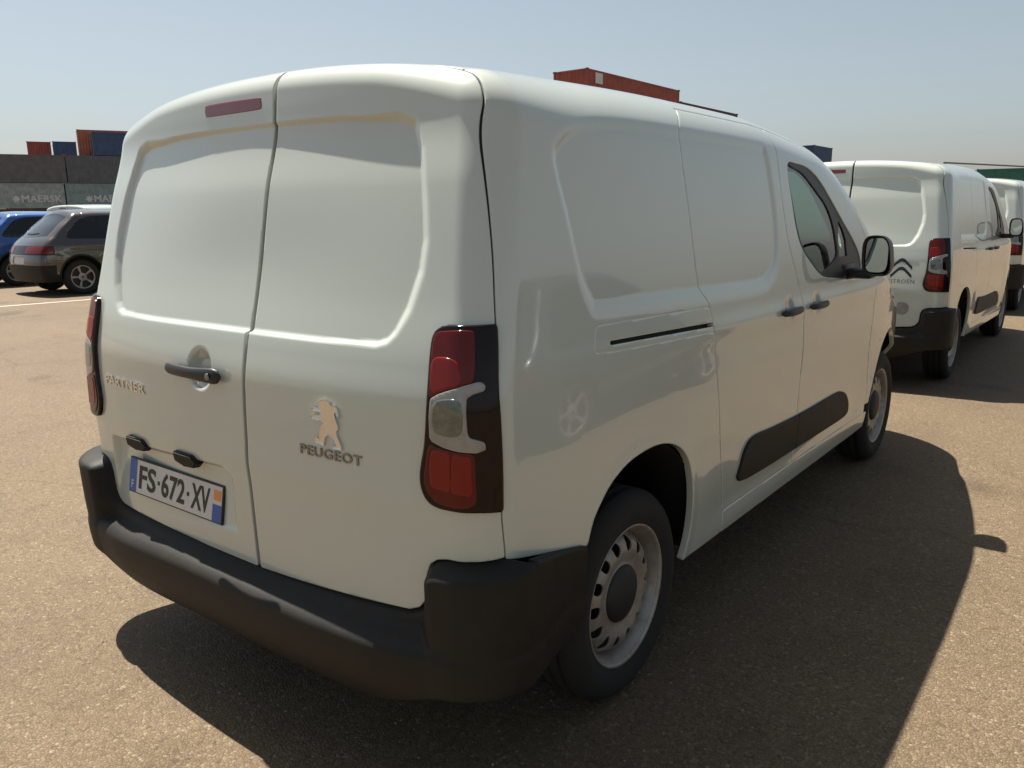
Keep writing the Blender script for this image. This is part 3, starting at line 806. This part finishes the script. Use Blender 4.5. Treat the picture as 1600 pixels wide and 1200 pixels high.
def build_wheel(root, yc, s):
    xo = .882                       # outer sidewall
    # brake drum and hub carry the tyre and rim
    V, F = lathe([(.001, -.055), (.028, -.055), (.032, -.05), (.033, -.075), (.105, -.10), (.125, -.12), (.125, -.20), (.02, -.20)], 32)
    place = lambda V: [(s*(xo+q[0]), yc+q[1], WR+q[2]) for q in V]
    fl = (lambda F: F if s > 0 else [f[::-1] for f in F])
    w = mesh_obj('wheel', place(V), fl(F), MT['hub'], root)
    R = WR
    prof = [(.205, -.020), (.212, -.012), (.222, -.010), (.240, -.002), (.262, .002), (.285, -.003), (.302, -.014), (.311, -.026),
            (.3165, -.036), (.318, -.050), (.309, -.052), (.309, -.060), (.318, -.062), (.3185, -.092), (.310, -.094), (.310, -.102), (.3185, -.104),
            (.3185, -.134), (.310, -.136), (.310, -.144), (.318, -.146), (.316, -.165), (.300, -.185), (.26, -.197), (.215, -.19), (.205, -.18)]
    V, F = lathe(prof, 72)
    mesh_obj('tyre', place(V), fl(F), MT['tyre'], w)
    # rim barrel and lip
    prof = [(.205, -.19), (.190, -.17), (.186, -.09), (.190, -.055), (.198, -.035), (.203, -.024), (.2095, -.012), (.2150, -.0105), (.2165, -.015), (.212, -.020)]
    V, F = lathe(prof, 72)
    rim = mesh_obj('rim', place(V), fl(F), MT['steel'], w)
    # pressed disc with a ring of hand holes, cut from a polar chart
    rr = np.linspace(.052, .192, 30); th = np.linspace(math.pi/14, 2*math.pi+math.pi/14, 309)
    Rg, Tg = np.meshgrid(rr, th, indexing='ij')
    zp = pchip([.05, .062, .078, .095, .118, .135, .155, .172, .185, .193], [-.062, -.040, -.034, -.036, -.030, -.026, -.030, -.046, -.066, -.075])
    class C: pass
    ch = C(); ch.P = np.stack([zp(Rg), Rg*np.cos(Tg), Rg*np.sin(Tg)], -1)
    ch.N = np.zeros_like(ch.P); ch.N[..., 0] = 1
    du = np.gradient(ch.P, axis=0); dv = np.gradient(ch.P, axis=1); n = np.cross(du, dv); ch.flip = np.median(n[..., 0]) < 0
    nh = 14; hole = np.full(Rg.shape, -1.0)
    rh = .152
    tt = (Tg+math.pi/nh) % (2*math.pi/nh)-math.pi/nh
    dx_ = tt*rh/.0185; dr_ = (Rg-rh)/.0235
    phi = (np.hypot(dx_, dr_)-1)*.017
    V, F = clip_panel(ch, phi, 0, .006, .001)
    mesh_obj('wheel_disc', place(V), fl([tuple(f) for f in F]), MT['steel'], w)
    V, F = lathe([(.0001, -.010), (.03, -.011), (.06, -.016), (.082, -.026), (.088, -.034), (.088, -.05)], 40)
    mesh_obj('hub_cap', place(V), fl(F), MT['hub'], w)

def build_plate(parent):
    cx, cz, cy, dy = -.3054, .6231, .0687, .0199
    ang = math.atan2(dy, .11)
    def P(V):   # plate plane: local x right, y up, z out towards the rear
        V = np.array(V); out = np.zeros((len(V), 3))
        out[:, 0] = cx+V[:, 0]; out[:, 1] = cy+V[:, 1]*math.sin(ang)-V[:, 2]*math.cos(ang); out[:, 2] = cz+V[:, 1]*math.cos(ang)+V[:, 2]*math.sin(ang)
        return out
    def slab(name, x0, x1, y0, y1, z0, z1, m, par, bev=.0):
        bm = bmesh.new(); add_box(bm, ((x0+x1)/2, (y0+y1)/2, (z0+z1)/2), (x1-x0, y1-y0, z1-z0), bev)
        bm.verts.ensure_lookup_table(); bm.verts.index_update()
        V = P([v.co[:] for v in bm.verts]); F = [tuple(v.index for v in f.verts) for f in bm.faces]; bm.free()
        return mesh_obj(name, V, F, m, par, smooth=False)
    pl = slab('number_plate', -.262, .262, -.058, .058, -.004, .004, MT['ink'], parent, .003)
    slab('plate_face', -.2565, .2565, -.0525, .0525, .004, .0055, MT['plate'], pl)
    slab('blue_band', -.2565, -.214, -.0525, .0525, .0055, .0062, MT['plate_blue'], pl)
    slab('blue_band', .214, .2565, -.0525, -.002, .0055, .0062, MT['plate_blue'], pl)
    slab('region_mark', .217, .253, .010, .040, .0055, .0062, MT['plate_orange'], pl)
    for txt, x0, x1 in (('FS', -.198, -.098), ('672', -.064, .066), ('XV', .102, .198)):
        V, F = text_mesh(txt, .1, .0004, 1, .0022, 1.0)
        V[:, 0] -= V[:, 0].min(); V[:, 0] *= (x1-x0)/V[:, 0].max(); V[:, 0] += x0
        V[:, 1] -= (V[:, 1].max()+V[:, 1].min())/2; V[:, 1] *= .076/np.ptp(V[:, 1]); V[:, 2] += .0062
        mesh_obj('plate_characters', P(V), F, MT['ink'], pl, smooth=False)
    for x in (-.081, .084): slab('plate_dash', x-.006, x+.006, -.006, .006, .0055, .0064, MT['ink'], pl)
    V, F = text_mesh('F', .036, .0003); V[:, 0] += -.235; V[:, 1] += -.030; V[:, 2] += .0066
    mesh_obj('country_letter', P(V), F, MT['plate'], pl, smooth=False)

van1 = make_van()
tag(van1, 'white panel van with registration FS-672-XV and a lion emblem on its rear doors', 'van', 'white vans parked nose to tail')

# the vans parked ahead in the same line
def other_van(loc, rz, label):
    v = copy_tree(van1)
    v.location = loc; v.rotation_euler = (0, 0, rz); tag(v, label, 'van', 'white vans parked nose to tail')
    def strip(o):
        for c in list(o.children):
            if c.name.split('.')[0] in ('badge_lettering', 'maker_lettering', 'lion_emblem'): bpy.data.objects.remove(c, do_unlink=True)
            else: strip(c)
    strip(v)
    doors = [c for c in v.children if c.name.startswith('rear_door')]
    dr = max(doors, key=lambda o: sum(q.co.x for q in o.data.vertices)/len(o.data.vertices))
    def flat(name, polys, m, cx, cz, d=.004):
        V = []; F = []
        for poly in polys:
            bm = bmesh.new(); f = bm.faces.new([bm.verts.new((a, b, 0)) for a, b in poly])
            r = bmesh.ops.extrude_face_region(bm, geom=[f])
            for q in r['geom']:
                if isinstance(q, bmesh.types.BMVert): q.co.z += d
            bmesh.ops.triangulate(bm, faces=[f for f in bm.faces if len(f.verts) > 4]); bm.verts.index_update()
            b0 = len(V); V += [q.co[:] for q in bm.verts]; F += [tuple(b0+w.index for w in f.verts) for f in bm.faces]; bm.free()
        return flat_lay(name, np.array(V), F, m, cx, cz)
    def flat_lay(name, V, F, m, cx, cz):
        out = np.zeros((len(V), 3)); out[:, 0] = cx+V[:, 0]; out[:, 2] = cz+V[:, 1]
        S = van.shoot(np.stack([out[:, 0], np.full(len(V), 1.15), out[:, 2]], -1), np.tile(np.array([0, -1., 0]), (len(V), 1)), 1.4)
        out[:, 1] = S[:, 1]-.001-V[:, 2]
        return mesh_obj(name, out, F, m, dr, smooth=False)
    chev = lambda y: [(-.075, y-.038), (-.02, y+.018), (0, y+.026), (.02, y+.018), (.075, y-.038), (.075, y-.012), (.02, y+.044), (0, y+.052), (-.02, y+.044), (-.075, y-.012)]
    flat('chevron_emblem', [chev(.03), chev(-.035)], MT['trim'], .575, .965)
    V, F = text_mesh('CITRO\u00cbN', .045, .0016, 1.0, .0004, 1.15); V[:, 0] *= .20/np.ptp(V[:, 0])
    flat_lay('maker_lettering', V, F, MT['badge'], .575, .865)
    V, F = lathe([(.0001, .002), (.05, .002), (.05, 0)], 28)
    flat_lay('round_sticker', np.array([(q[1], q[2], q[0]) for q in V]), F, MT['sticker'], .60, .655)
    return v
van2 = other_van((-.064, 5.655, 0), -.006, 'white panel van with a double chevron emblem parked just ahead of the lion van')
van3 = other_van((-.15, 11.35, 0), -.004, 'white panel van parked ahead of the chevron van, furthest along the line')

# ------------------------------------------------------------------ parked cars on the far side of the yard
cw = pchip([.15, .25, .40, .62, .85, .95, 1.02, 1.12, 1.35, 1.55, 1.7], [.80, .84, .885, .905, .898, .885, .862, .815, .735, .66, .60])
ch_ = pchip([-.2, .5, .75, 1.3, 2.0, 2.5, 2.8, 3.25, 3.45, 4.0, 4.5], [1.54, 1.56, 1.60, 1.63, 1.62, 1.53, 1.40, 1.13, 1.07, .98, .80])
cr = pchip([.15, .30, .45, .60, .80, .92, 1.0, 1.05, 1.12, 1.3, 1.5, 1.6], [.16, .06, .01, .0, .035, .09, .15, .20, .29, .50, .74, .82])
cfp = pchip([.15, .3, .5, .7, .9, 1.05], [4.18, 4.27, 4.30, 4.28, 4.22, 4.05])
def car_F(P):
    x, y, z = P[..., 0], P[..., 1], P[..., 2]; ax = np.abs(x)
    plan = .055*np.clip((.9-y)/.9, 0, 1.5)**2+.10*np.clip((y-3.2)/1.1, 0, 2)**2
    side = ax-(cw(z)-plan); top = z-(ch_(y)-.06*(x/.6)**2)
    rear = cr(z)+.13*(ax/.88)**2.4-y; front = y-(cfp(z)-.28*(ax/.85)**2.4)
    return rmax(rmax(rmax(rear, side, .07), front, .10), top*(1-.25*sstep(2.3, 2.8, y)), .06)
car_body = Body(car_F, (0, 1.5, .85), lambda y: 1.0-.30*sstep(2.4, 3.6, y))
CW_R, CW_F, CWR = .82, 3.42, .335
DLO = smooth_poly([(.62, 1.10), (1.0, 1.06), (2.0, 1.03), (3.0, 1.02), (2.72, 1.22), (2.42, 1.41), (2.0, 1.49), (1.3, 1.495), (.95, 1.42)], 3)
def make_car(paint, dark):
    root = empty('parked_car')
    arcs = [[(yc+.385*math.cos(a), CWR+.02+.39*math.sin(a)) for a in np.linspace(-.5, math.pi+.5, 22)] for yc in (CW_R, CW_F)]
    cap = car_body.cap(np.arange(-1.6, 1.601, .013), np.arange(-.52, 1.6, .013)); cap.finish()
    A, B, X, Y, Z = cap.U, cap.V, cap.P0[..., 0], cap.P0[..., 1], cap.P0[..., 2]; aX = np.abs(X)
    yl = .36+.66*sstep(1.0, 1.55, Z)
    on = yl-Y
    rw = poly_sdf(aX, Z, smooth_poly([(-.3, 1.12), (.55, 1.12), (.62, 1.16), (.56, 1.38), (.50, 1.49), (-.3, 1.52)], 3))
    tlz = np.minimum.reduce([Z-.80, .935-Z, aX-.30]); band = np.minimum.reduce([Z-.78, .945-Z])
    pl = np.minimum.reduce([.27-aX, Z-.60, .74-Z])
    low = .58-Z
    panel('tailgate', cap, np.minimum.reduce([on, -rw-.004, -band-.003, Z-.585, -pl]), paint, root)
    panel('rear_bumper', cap, np.minimum.reduce([on, low, Z-.26]), MT['black'], root, off=.004)
    panel('rear_window', cap, np.minimum(rw, on), MT['dglass'], root, off=-.004, flange=0)
    lb = panel('light_band', cap, np.minimum(band, on), MT['darkred'], root)
    for s_ in (1, -1): panel('taillight', cap, np.minimum.reduce([tlz, on-.01, s_*X]), MT['red'], lb, off=.004, flange=.006)
    panel('number_plate', cap, pl, MT['plate'], root, off=-.012)
    wp = poly_sdf(X*0+X, Z, [(-.30, 1.155), (-.02, 1.15), (.22, 1.17), (.22, 1.185), (-.02, 1.175), (-.30, 1.18)])
    panel('wiper', cap, wp, MT['trim'], root, off=.008)
    for mir in (False, True):
        cs = car_body.section(np.arange(.34, 4.02, .02), [(.92, z) for z in np.arange(.18, 1.35, .022)]+[(.92-.30*(1-math.cos(a)), 1.35+.30*math.sin(a)) for a in np.linspace(0, math.pi/2, 14)][1:]+[(x, 1.65) for x in np.linspace(.62, 0, 16)][1:])
        X, Y, Z = cs.P0[..., 0], cs.P0[..., 1], cs.P0[..., 2]
        ar = np.maximum(poly_sdf(Y, Z, arcs[0]), poly_sdf(Y, Z, arcs[1]))
        cs.displace(.012*np.exp(-((Z-.93)/.05)**2)*sstep(.3, .9, Y)*sstep(4.1, 3.4, Y)); cs.displace(-.015*sstep(.30, .45, Z)*sstep(.85, .6, Z)*sstep(1.1, 1.5, Y)*sstep(3.1, 2.7, Y))
        cs.finish()
        yl = .36+.66*sstep(1.0, 1.55, Z)
        gl = poly_sdf(Y, Z, DLO); ws = np.minimum.reduce([Z-1.10, Y-2.50, .70-X, Z-(1.13+.0*Y)])
        ws = np.where(Y > 2.45, np.minimum.reduce([.64-X+.10*(1.3-Z), Y-2.55, 3.30-Y, Z-1.10]), -1)
        clad = .40-Z
        panel('body_side', cs, np.minimum.reduce([Y-yl-.002, -ar-.03, -gl-.002, -ws-.002, -clad]), paint, root, mirror=mir)
        panel('cladding', cs, np.minimum.reduce([Y-yl, -ar, np.maximum(ar+.03, clad), Z-.27]), MT['black'], root, off=.004, mirror=mir)
        wn_ = panel('side_window', cs, np.minimum.reduce([gl, np.abs(Y-1.85)-.03]), MT['dglass'], root, off=-.006, flange=0, mirror=mir)
        panel('window_pillar', cs, np.minimum(gl, .032-np.abs(Y-1.85)), MT['trim'], root, off=-.004, flange=0, mirror=mir)
        panel('windscreen', cs, ws, MT['dglass'], root, off=-.005, flange=0, mirror=mir)
    fb = Body(car_F, (0, 3.0, .6), car_body.zc)
    cf = fb.cap(np.arange(-.95, .95, .025), np.arange(-.4, .40, .025), rear=False); cf.finish()
    Xf, Yf, Zf = cf.P0[..., 0], cf.P0[..., 1], cf.P0[..., 2]
    panel('front_panel', cf, np.minimum.reduce([Yf-3.98, Zf-.50]), paint, root)
    panel('front_bumper', cf, np.minimum.reduce([Yf-3.98, .495-Zf, Zf-.25]), MT['black'], root)
    bm = bmesh.new(); add_box(bm, (0, 2.1, .62), (1.44, 3.4, .66)); bm_obj('cabin_floor', bm, MT['under'], root)
    for yc in (CW_R, CW_F):
        for s_ in (1, -1):
            V, F = lathe([(.22, -.03), (.235, -.005), (.28, .0), (.315, -.012), (.333, -.04), (.335, -.10), (.333, -.17), (.31, -.2), (.22, -.2)], 40)
            t = mesh_obj('wheel', [(s_*(.885+q[0]), yc+q[1], CWR+q[2]) for q in V], F if s_ > 0 else [f[::-1] for f in F], MT['tyre'], root)
            rr = np.linspace(.02, .225, 16); th = np.linspace(math.pi/5, 2*math.pi+math.pi/5, 121); Rg, Tg = np.meshgrid(rr, th, indexing='ij')
            class C: pass
            c = C(); zp = pchip([.0, .05, .1, .2, .225], [-.02, -.03, -.035, -.02, -.012]); c.P = np.stack([zp(Rg), Rg*np.cos(Tg), Rg*np.sin(Tg)], -1); c.N = np.zeros_like(c.P); c.N[..., 0] = 1
            n = np.cross(np.gradient(c.P, axis=0), np.gradient(c.P, axis=1)); c.flip = np.median(n[..., 0]) < 0
            tt = np.abs((Tg+math.pi/5) % (2*math.pi/5)-math.pi/5)
            sp = np.minimum.reduce([.50-tt, Rg/.075-1, (.205-Rg)/.03])
            V, F = clip_panel(c, -sp, 0, .01, .001)
            mesh_obj('rim', [(s_*(.885+q[0]), yc+q[1], CWR+q[2]) for q in V], [tuple(f) if s_ > 0 else tuple(f[::-1]) for f in F], MT['steel'], t)
            V, F = lathe([(.001, -.075), (.215, -.075)], 24)
            mesh_obj('brake_disc', [(s_*(.885+q[0]), yc+q[1], CWR+q[2]) for q in V], F, MT['hub'], t)
    return root
def set_paint(root, old, new):
    for c in root.children:
        if c.type == 'MESH' and c.data.materials[0] == old:
            c.data = c.data.copy(); c.data.materials[0] = new
BRONZE = mat('bronze_paint', (.055, .046, .040), .28, metal=.6, coat=1.0)
BLUE = mat('blue_paint', (.015, .085, .30), .28, metal=.35, coat=1.0)
car1 = make_car(BRONZE, None); car1.location = (-15.14, 5.46, 0); car1.rotation_euler = (0, 0, math.radians(-3))
tag(car1, 'dark bronze crossover car with a black rear bumper and full-width light band', 'car', 'cars parked by the containers')
car2 = copy_tree(car1); set_paint(car2, BRONZE, BLUE); car2.location = (-18.5, 5.6, 0); car2.rotation_euler = (0, 0, math.radians(-2))
tag(car2, 'bright blue crossover car parked beside the dark bronze car', 'car', 'cars parked by the containers')
SLATE = mat('slate_paint', (.035, .045, .055), .28, metal=.4, coat=1.0)
car3 = copy_tree(car1); set_paint(car3, BRONZE, SLATE); car3.location = (3.75, 2.3, 0); car3.rotation_euler = (0, 0, math.radians(-2))
tag(car3, 'dark slate crossover car parked alongside the shaded side of the lion van', 'car')
van4 = copy_tree(van1, skip=('badge_lettering', 'maker_lettering', 'lion_emblem', 'number_plate')); van4.location = (-21.3, 9.0, 0); van4.rotation_euler = (0, 0, math.radians(14))
tag(van4, 'white van whose roof shows behind the dark bronze car', 'van')

# ------------------------------------------------------------------ shipping containers
def paint_mat(name, c):
    return mat(name, c, .55, noise=(1.6, .35), color2=tuple(q*.55+r_ for q, r_ in zip(c, (.02, .01, .005))), bump=(60, .1))
CM = dict(red=paint_mat('container_red', (.34, .075, .055)), orange=paint_mat('container_orange', (.45, .135, .075)), blue=paint_mat('container_blue', (.035, .085, .19)),
          dark=paint_mat('container_charcoal', (.125, .130, .140)), dark2=paint_mat('container_slate', (.110, .122, .145)), grey=paint_mat('container_grey', (.34, .39, .39)),  # dark and red paints lifted: distance haze put into the base colours
          teal=paint_mat('container_teal', (.24, .33, .34)), brown=paint_mat('container_brown', (.10, .055, .045)), green=paint_mat('container_green', (.03, .17, .13)))
STEELROD = mat('lock_rod', (.35, .35, .34), .5, metal=.6)
def corrugated(L, z0, z1, period=.28, depth=.036):
    xs = [0.0]; os = [0.0]; x = .06
    while x+period < L-.04:
        for d, o in ((0, 0), (.07, -depth), (.14, -depth), (.21, 0)): xs.append(x+d); os.append(o)
        x += period
    xs.append(L); os.append(0.0)
    V = []; F = []
    for a, o in zip(xs, os): V += [(a, o, z0), (a, o, z1)]
    for i in range(len(xs)-1): F.append((2*i, 2*i+2, 2*i+3, 2*i+1))
    return V, F
_cont_cache = {}
def container(p0, ang, L, H, cm, label, text=None, logo=None):
    """p0: world position of the near left bottom corner of the long side that faces -y locally"""
    root = empty('shipping_container', p0, ang); W = 2.44; m = CM[cm]
    key = (L, H, cm)
    if key in _cont_cache:
        for ch in _cont_cache[key].children:
            if ch.name.split('.')[0] in ('lettering', 'logo'): continue
            copy_tree(ch, root)
    else:
        V, F = corrugated(L-.24, .16, H-.10)
        mesh_obj('side_panel', [(v[0]+.12, .03-v[1], v[2]) for v in V], F, m, root, smooth=False)
        mesh_obj('side_panel', [(v[0]+.12, W-.03+v[1], v[2]) for v in V], [f[::-1] for f in F], m, root, smooth=False)
        V, F = corrugated(W-.24, .16, H-.10)
        mesh_obj('end_panel', [(.03-v[1], v[0]+.12, v[2]) for v in V], [f[::-1] for f in F], m, root, smooth=False)
        for k in range(2):
            bm = bmesh.new(); add_box(bm, (L-.04, W*(.25+.5*k), H/2+.02), (.05, W/2-.13, H-.34), .01)
            d = bm_obj('door', bm, m, root)
            for q in (-.28, .28):
                V, F = lathe([(.018, 0), (.018, H-.35)], 8)
                mesh_obj('lock_rod', [(L-.0+v[1], W*(.25+.5*k)+q+v[2], .18+v[0]) for v in V], F, STEELROD, d)
        V, F = corrugated(L-.2, .12, W-.12)
        mesh_obj('roof_panel', [(v[0]+.1, v[2], H-.03+v[1]*.5) for v in V], F, m, root, smooth=False)
        for x in (.06, L-.06):
            for y in (.06, W-.06):
                bm = bmesh.new(); add_box(bm, (x, y, H/2), (.12, .12, H-.26)); bm_obj('corner_post', bm, m, root)
                for z in (.07, H-.055):
                    bm = bmesh.new(); add_box(bm, (x+(.006 if x > 1 else -.006), y+(.006 if y > 1 else -.006), z), (.178, .162, .118), .01); bm_obj('corner_casting', bm, m, root)
        for y in (.05, W-.05):
            for z, h in ((.09, .14), (H-.07, .08)):
                bm = bmesh.new(); add_box(bm, (L/2, y, z), (L-.36, .08, h)); bm_obj('rail', bm, m, root)
        for x in (.05, L-.05):
            for z, h in ((.09, .14), (H-.07, .10)):
                bm = bmesh.new(); add_box(bm, (x, W/2, z), (.08, W-.36, h)); bm_obj('end_beam', bm, m, root)
        bm = bmesh.new(); add_box(bm, (L/2, W/2, .12), (L-.3, W-.3, .06)); bm_obj('floor_panel', bm, MT['under'], root)
        _cont_cache[key] = root
    for txt, x, z, h, mm in (text or []):
        V, F = text_mesh(txt, h/.72, .004, 1.05, .02)
        mesh_obj('lettering', [(x+v[0], .018-v[2], z+v[1]) for v in V], F, mm, root, smooth=False)
    for kind, x, z, h, mm in (logo or []):
        if kind == 'star':
            pts = []
            for k in range(14):
                a = math.pi/2+k*math.pi/7; r = h*.5*(1 if k % 2 == 0 else .5); pts.append((x+r*math.cos(a), z+r*math.sin(a)))
            V = [(q[0], .012, q[1]) for q in pts]+[(x, .012, z)]; F = [(k, (k+1) % 14, 14) for k in range(14)]
            mesh_obj('logo', V, [f[::-1] for f in F], mm, root, smooth=False)
        else:
            bm = bmesh.new(); add_box(bm, (x, .018, z), (h*1.35, .012, h), .0); bm_obj('logo', bm, mm, root)
    return tag(root, label, 'container', 'stacked shipping containers')
WMARK = mat('white_marking', (.62, .63, .62), .6, noise=(3, .2))
NAVY = mat('dark_marking', (.06, .06, .09), .6)
BD = math.radians(-66.5); DD = 100.0
ev = np.array([math.cos(BD), -math.sin(BD)]); nv = np.array([math.sin(BD), math.cos(BD)])
O2 = CAM[:2]+DD*nv+ev*2.0; EANG = math.atan2(ev[1], ev[0])
def yard(t, depth, z): q = O2+ev*t+nv*depth; return (q[0], q[1], z)
S40, HC, ST = 12.19, 2.90, 2.59
r1, r2, r3 = 0.0, ST+.01, 2*ST+.02
r4 = r3+HC+.01
container(yard(-13.12, 0, r1), EANG, S40, ST, 'brown', 'brown container at the bottom of the stack under the grey lettered container')
container(yard(-.80, 0, r1), EANG, S40, ST, 'dark', 'charcoal container at the bottom of the stack under the teal lettered container')
mk = lambda x0: ([('MAERSK', x0+1.95, .95, .70, WMARK)], [('star', x0-.35, .97, .90, WMARK)])
tx, lg = mk(8.05); container(yard(-13.12, 0, r2), EANG, S40, ST, 'grey', 'pale grey container with a white star and lettering above the blue car', tx, lg)
tx, lg = mk(2.5); container(yard(-.80, 0, r2), EANG, S40, ST, 'teal', 'teal grey container with a white star and lettering above the bronze car', tx, lg)
container(yard(-12.75, .02, r3), EANG, S40, HC, 'dark', 'charcoal container resting on the pale grey lettered container')
container(yard(-.45, .02, r3), EANG, S40, HC, 'dark2', 'slate blue container resting on the teal lettered container')
for k, (zz, hh, cc) in enumerate(((r1, ST, 'dark'), (r2, ST, 'brown'), (r3, HC, 'dark2'))):
    container(yard(-6.6, 2.7, zz), EANG, S40, hh, cc, '%s container of the second row hidden behind the lettered stacks' % ('lowest', 'middle', 'upper')[k])
container(yard(1.0, 2.75, r4), EANG, S40, HC, 'orange', 'orange container on the top row partly covered by a dark blue one')
container(yard(2.3, .1, r4), EANG, S40-2.0, ST-.15, 'blue', 'long dark blue container on the top row in front of the orange one')
for k, cc in enumerate(('dark', 'teal', 'brown', 'red')):
    container(yard(-1.62, 12.5, k*(ST+.01)), EANG+math.pi/2, 6.06, ST, cc, ('lowest container in the column under the faded red one', 'second container in the column under the faded red one', 'third container in the column under the faded red one', 'faded red container seen end-on rising over the charcoal container')[k])
for k, cc in enumerate(('brown', 'dark', 'grey', 'blue')):
    container(yard(1.02, 11.5, k*(ST+.01)), EANG+math.pi/2, 6.06, ST, cc, ('lowest container in the column under the end-on blue one', 'second container in the column under the end-on blue one', 'third container in the column under the end-on blue one', 'dark blue container seen end-on between the faded red and orange ones')[k])
def at_top(px, py, Z):
    """ground-plane position of something whose top at height Z shows at that pixel"""
    d = CF+CR*(px-800)/FPX-CU*(py-600)/FPX; t = (Z-CAM[2])/d[2]; return CAM+t*d
def stack(corner, n, cm, labels, ang, L=S40, h=ST, **kw):
    for k in range(n):
        top_ = k == n-1
        container((corner[0], corner[1], k*(h+.01)), ang, L, h, cm[k % len(cm)] if not top_ else cm[-1], labels[k], **(kw if top_ else {}))
# stack whose red top container rises over the van roof; its long side looks towards +x
N4 = 4*(2.438+.01)
c = at_top(918, 105, N4)
ordn = ['bottom', 'second', 'third']
stack(c, 4, ['dark', 'teal', 'brown', 'red'], ['%s container from the ground in the stack under the red container' % o for o in ('lowest', 'second', 'third')]+['red container with a white panel on top of the stack over the lion van roof'], math.pi/2, h=2.438,
      logo=[('box', 1.35, 1.98, .62, WMARK)], text=[('CAI', 1.35, 1.98, .30, NAVY)])
N4 = 4*(ST+.01)
c = at_top(1064, 158, N4)
stack(c, 4, ['teal', 'blue', 'dark', 'brown'], ['%s container from the ground in the stack under the brown container' % o for o in ('lowest', 'second', 'third')]+['brown container whose top edge shows past the end of the red container'], math.pi/2)
c = at_top(1273, 226, 3*(ST+.01))
stack(c, 3, ['grey', 'brown', 'blue'], ['%s container from the ground in the stack under the navy container' % o for o in ('lowest', 'second')]+['navy container rising between the lion van and the chevron van'], math.pi/2, L=6.06)
c = at_top(1527, 264, 2*(ST+.01))
stack((c[0], c[1]), 2, ['dark', 'green'], ['charcoal container under the green one beyond the furthest van', 'green container beyond the furthest van roof'], math.radians(12))
# overhead gantry beam behind the far vans
ga, gb = at_top(1478, 253, 8.2), at_top(1640, 261, 8.2)
CRANE = mat('gantry_steel', (.16, .17, .18), .6, noise=(2, .3))
gr = empty('gantry_crane', ((ga[0]+gb[0])/2, (ga[1]+gb[1])/2, 0)); tag(gr, 'slim grey gantry beam on posts behind the green container', 'gantry')
dvec = Vector((gb[0]-ga[0], gb[1]-ga[1], 0)); gl_ = dvec.length+1; gang = math.atan2(dvec.y, dvec.x)
bm = bmesh.new(); add_box(bm, (0, 0, 8.08), (gl_, .3, .22), .01, None); o = bm_obj('beam', bm, CRANE, gr)
for sx in (-.5, .5):
    bm = bmesh.new(); add_box(bm, (sx*(gl_-.4), 0, 3.98), (.22, .26, 7.96), .02); bm_obj('post', bm, CRANE, gr)
gr.rotation_euler = (0, 0, gang)

# worn painted bay line by the parked cars
LINE = mat('worn_line', (.52, .47, .40), .8, noise=(5, .5), color2=(.33, .27, .2))
def gnd(px, py):
    d = CF+CR*(px-800)/FPX-CU*(py-600)/FPX; t = -CAM[2]/d[2]; return CAM+t*d
a, b = gnd(-60, 484), gnd(170, 466); dv = (b-a)[:2]/np.linalg.norm((b-a)[:2]); pn = np.array([-dv[1], dv[0]])*.06
V = [(a[0]-pn[0], a[1]-pn[1], .004), (b[0]-pn[0], b[1]-pn[1], .004), (b[0]+pn[0], b[1]+pn[1], .004), (a[0]+pn[0], a[1]+pn[1], .004)]
tag(mesh_obj('painted_line', V, [(0, 1, 2, 3)], LINE, smooth=False), 'worn white painted bay line on the asphalt', 'marking', kind='structure')


# ------------------------------------------------------------------ loose grit on the asphalt
GRIT = mat('grit', (.30, .25, .19), .8, noise=(14, .6), color2=(.10, .08, .06))
V = []; F = []
for k in range(5200):
    r = 1.0+9.0*random.random()**1.6; a = random.uniform(-1.9, .25)+0.0
    x, y = CAM[0]+r*math.sin(a), CAM[1]+r*math.cos(a)
    q = random.choice((.0018, .0022, .0028, .0035, .005)); b0 = len(V); ph = random.random()*6.28
    for j in range(5):
        aa = ph+j*2*math.pi/5; rr = q*random.uniform(.7, 1.3); V.append((x+rr*math.cos(aa), y+rr*math.sin(aa), .0004))
    V.append((x+random.uniform(-.3, .3)*q, y+random.uniform(-.3, .3)*q, q*random.uniform(.7, 1.1)))
    for j in range(5): F.append((b0+j, b0+(j+1) % 5, b0+5))
tag(mesh_obj('loose_grit', V, F, GRIT, smooth=False), 'loose grit scattered over the tan asphalt', 'grit', kind='stuff')
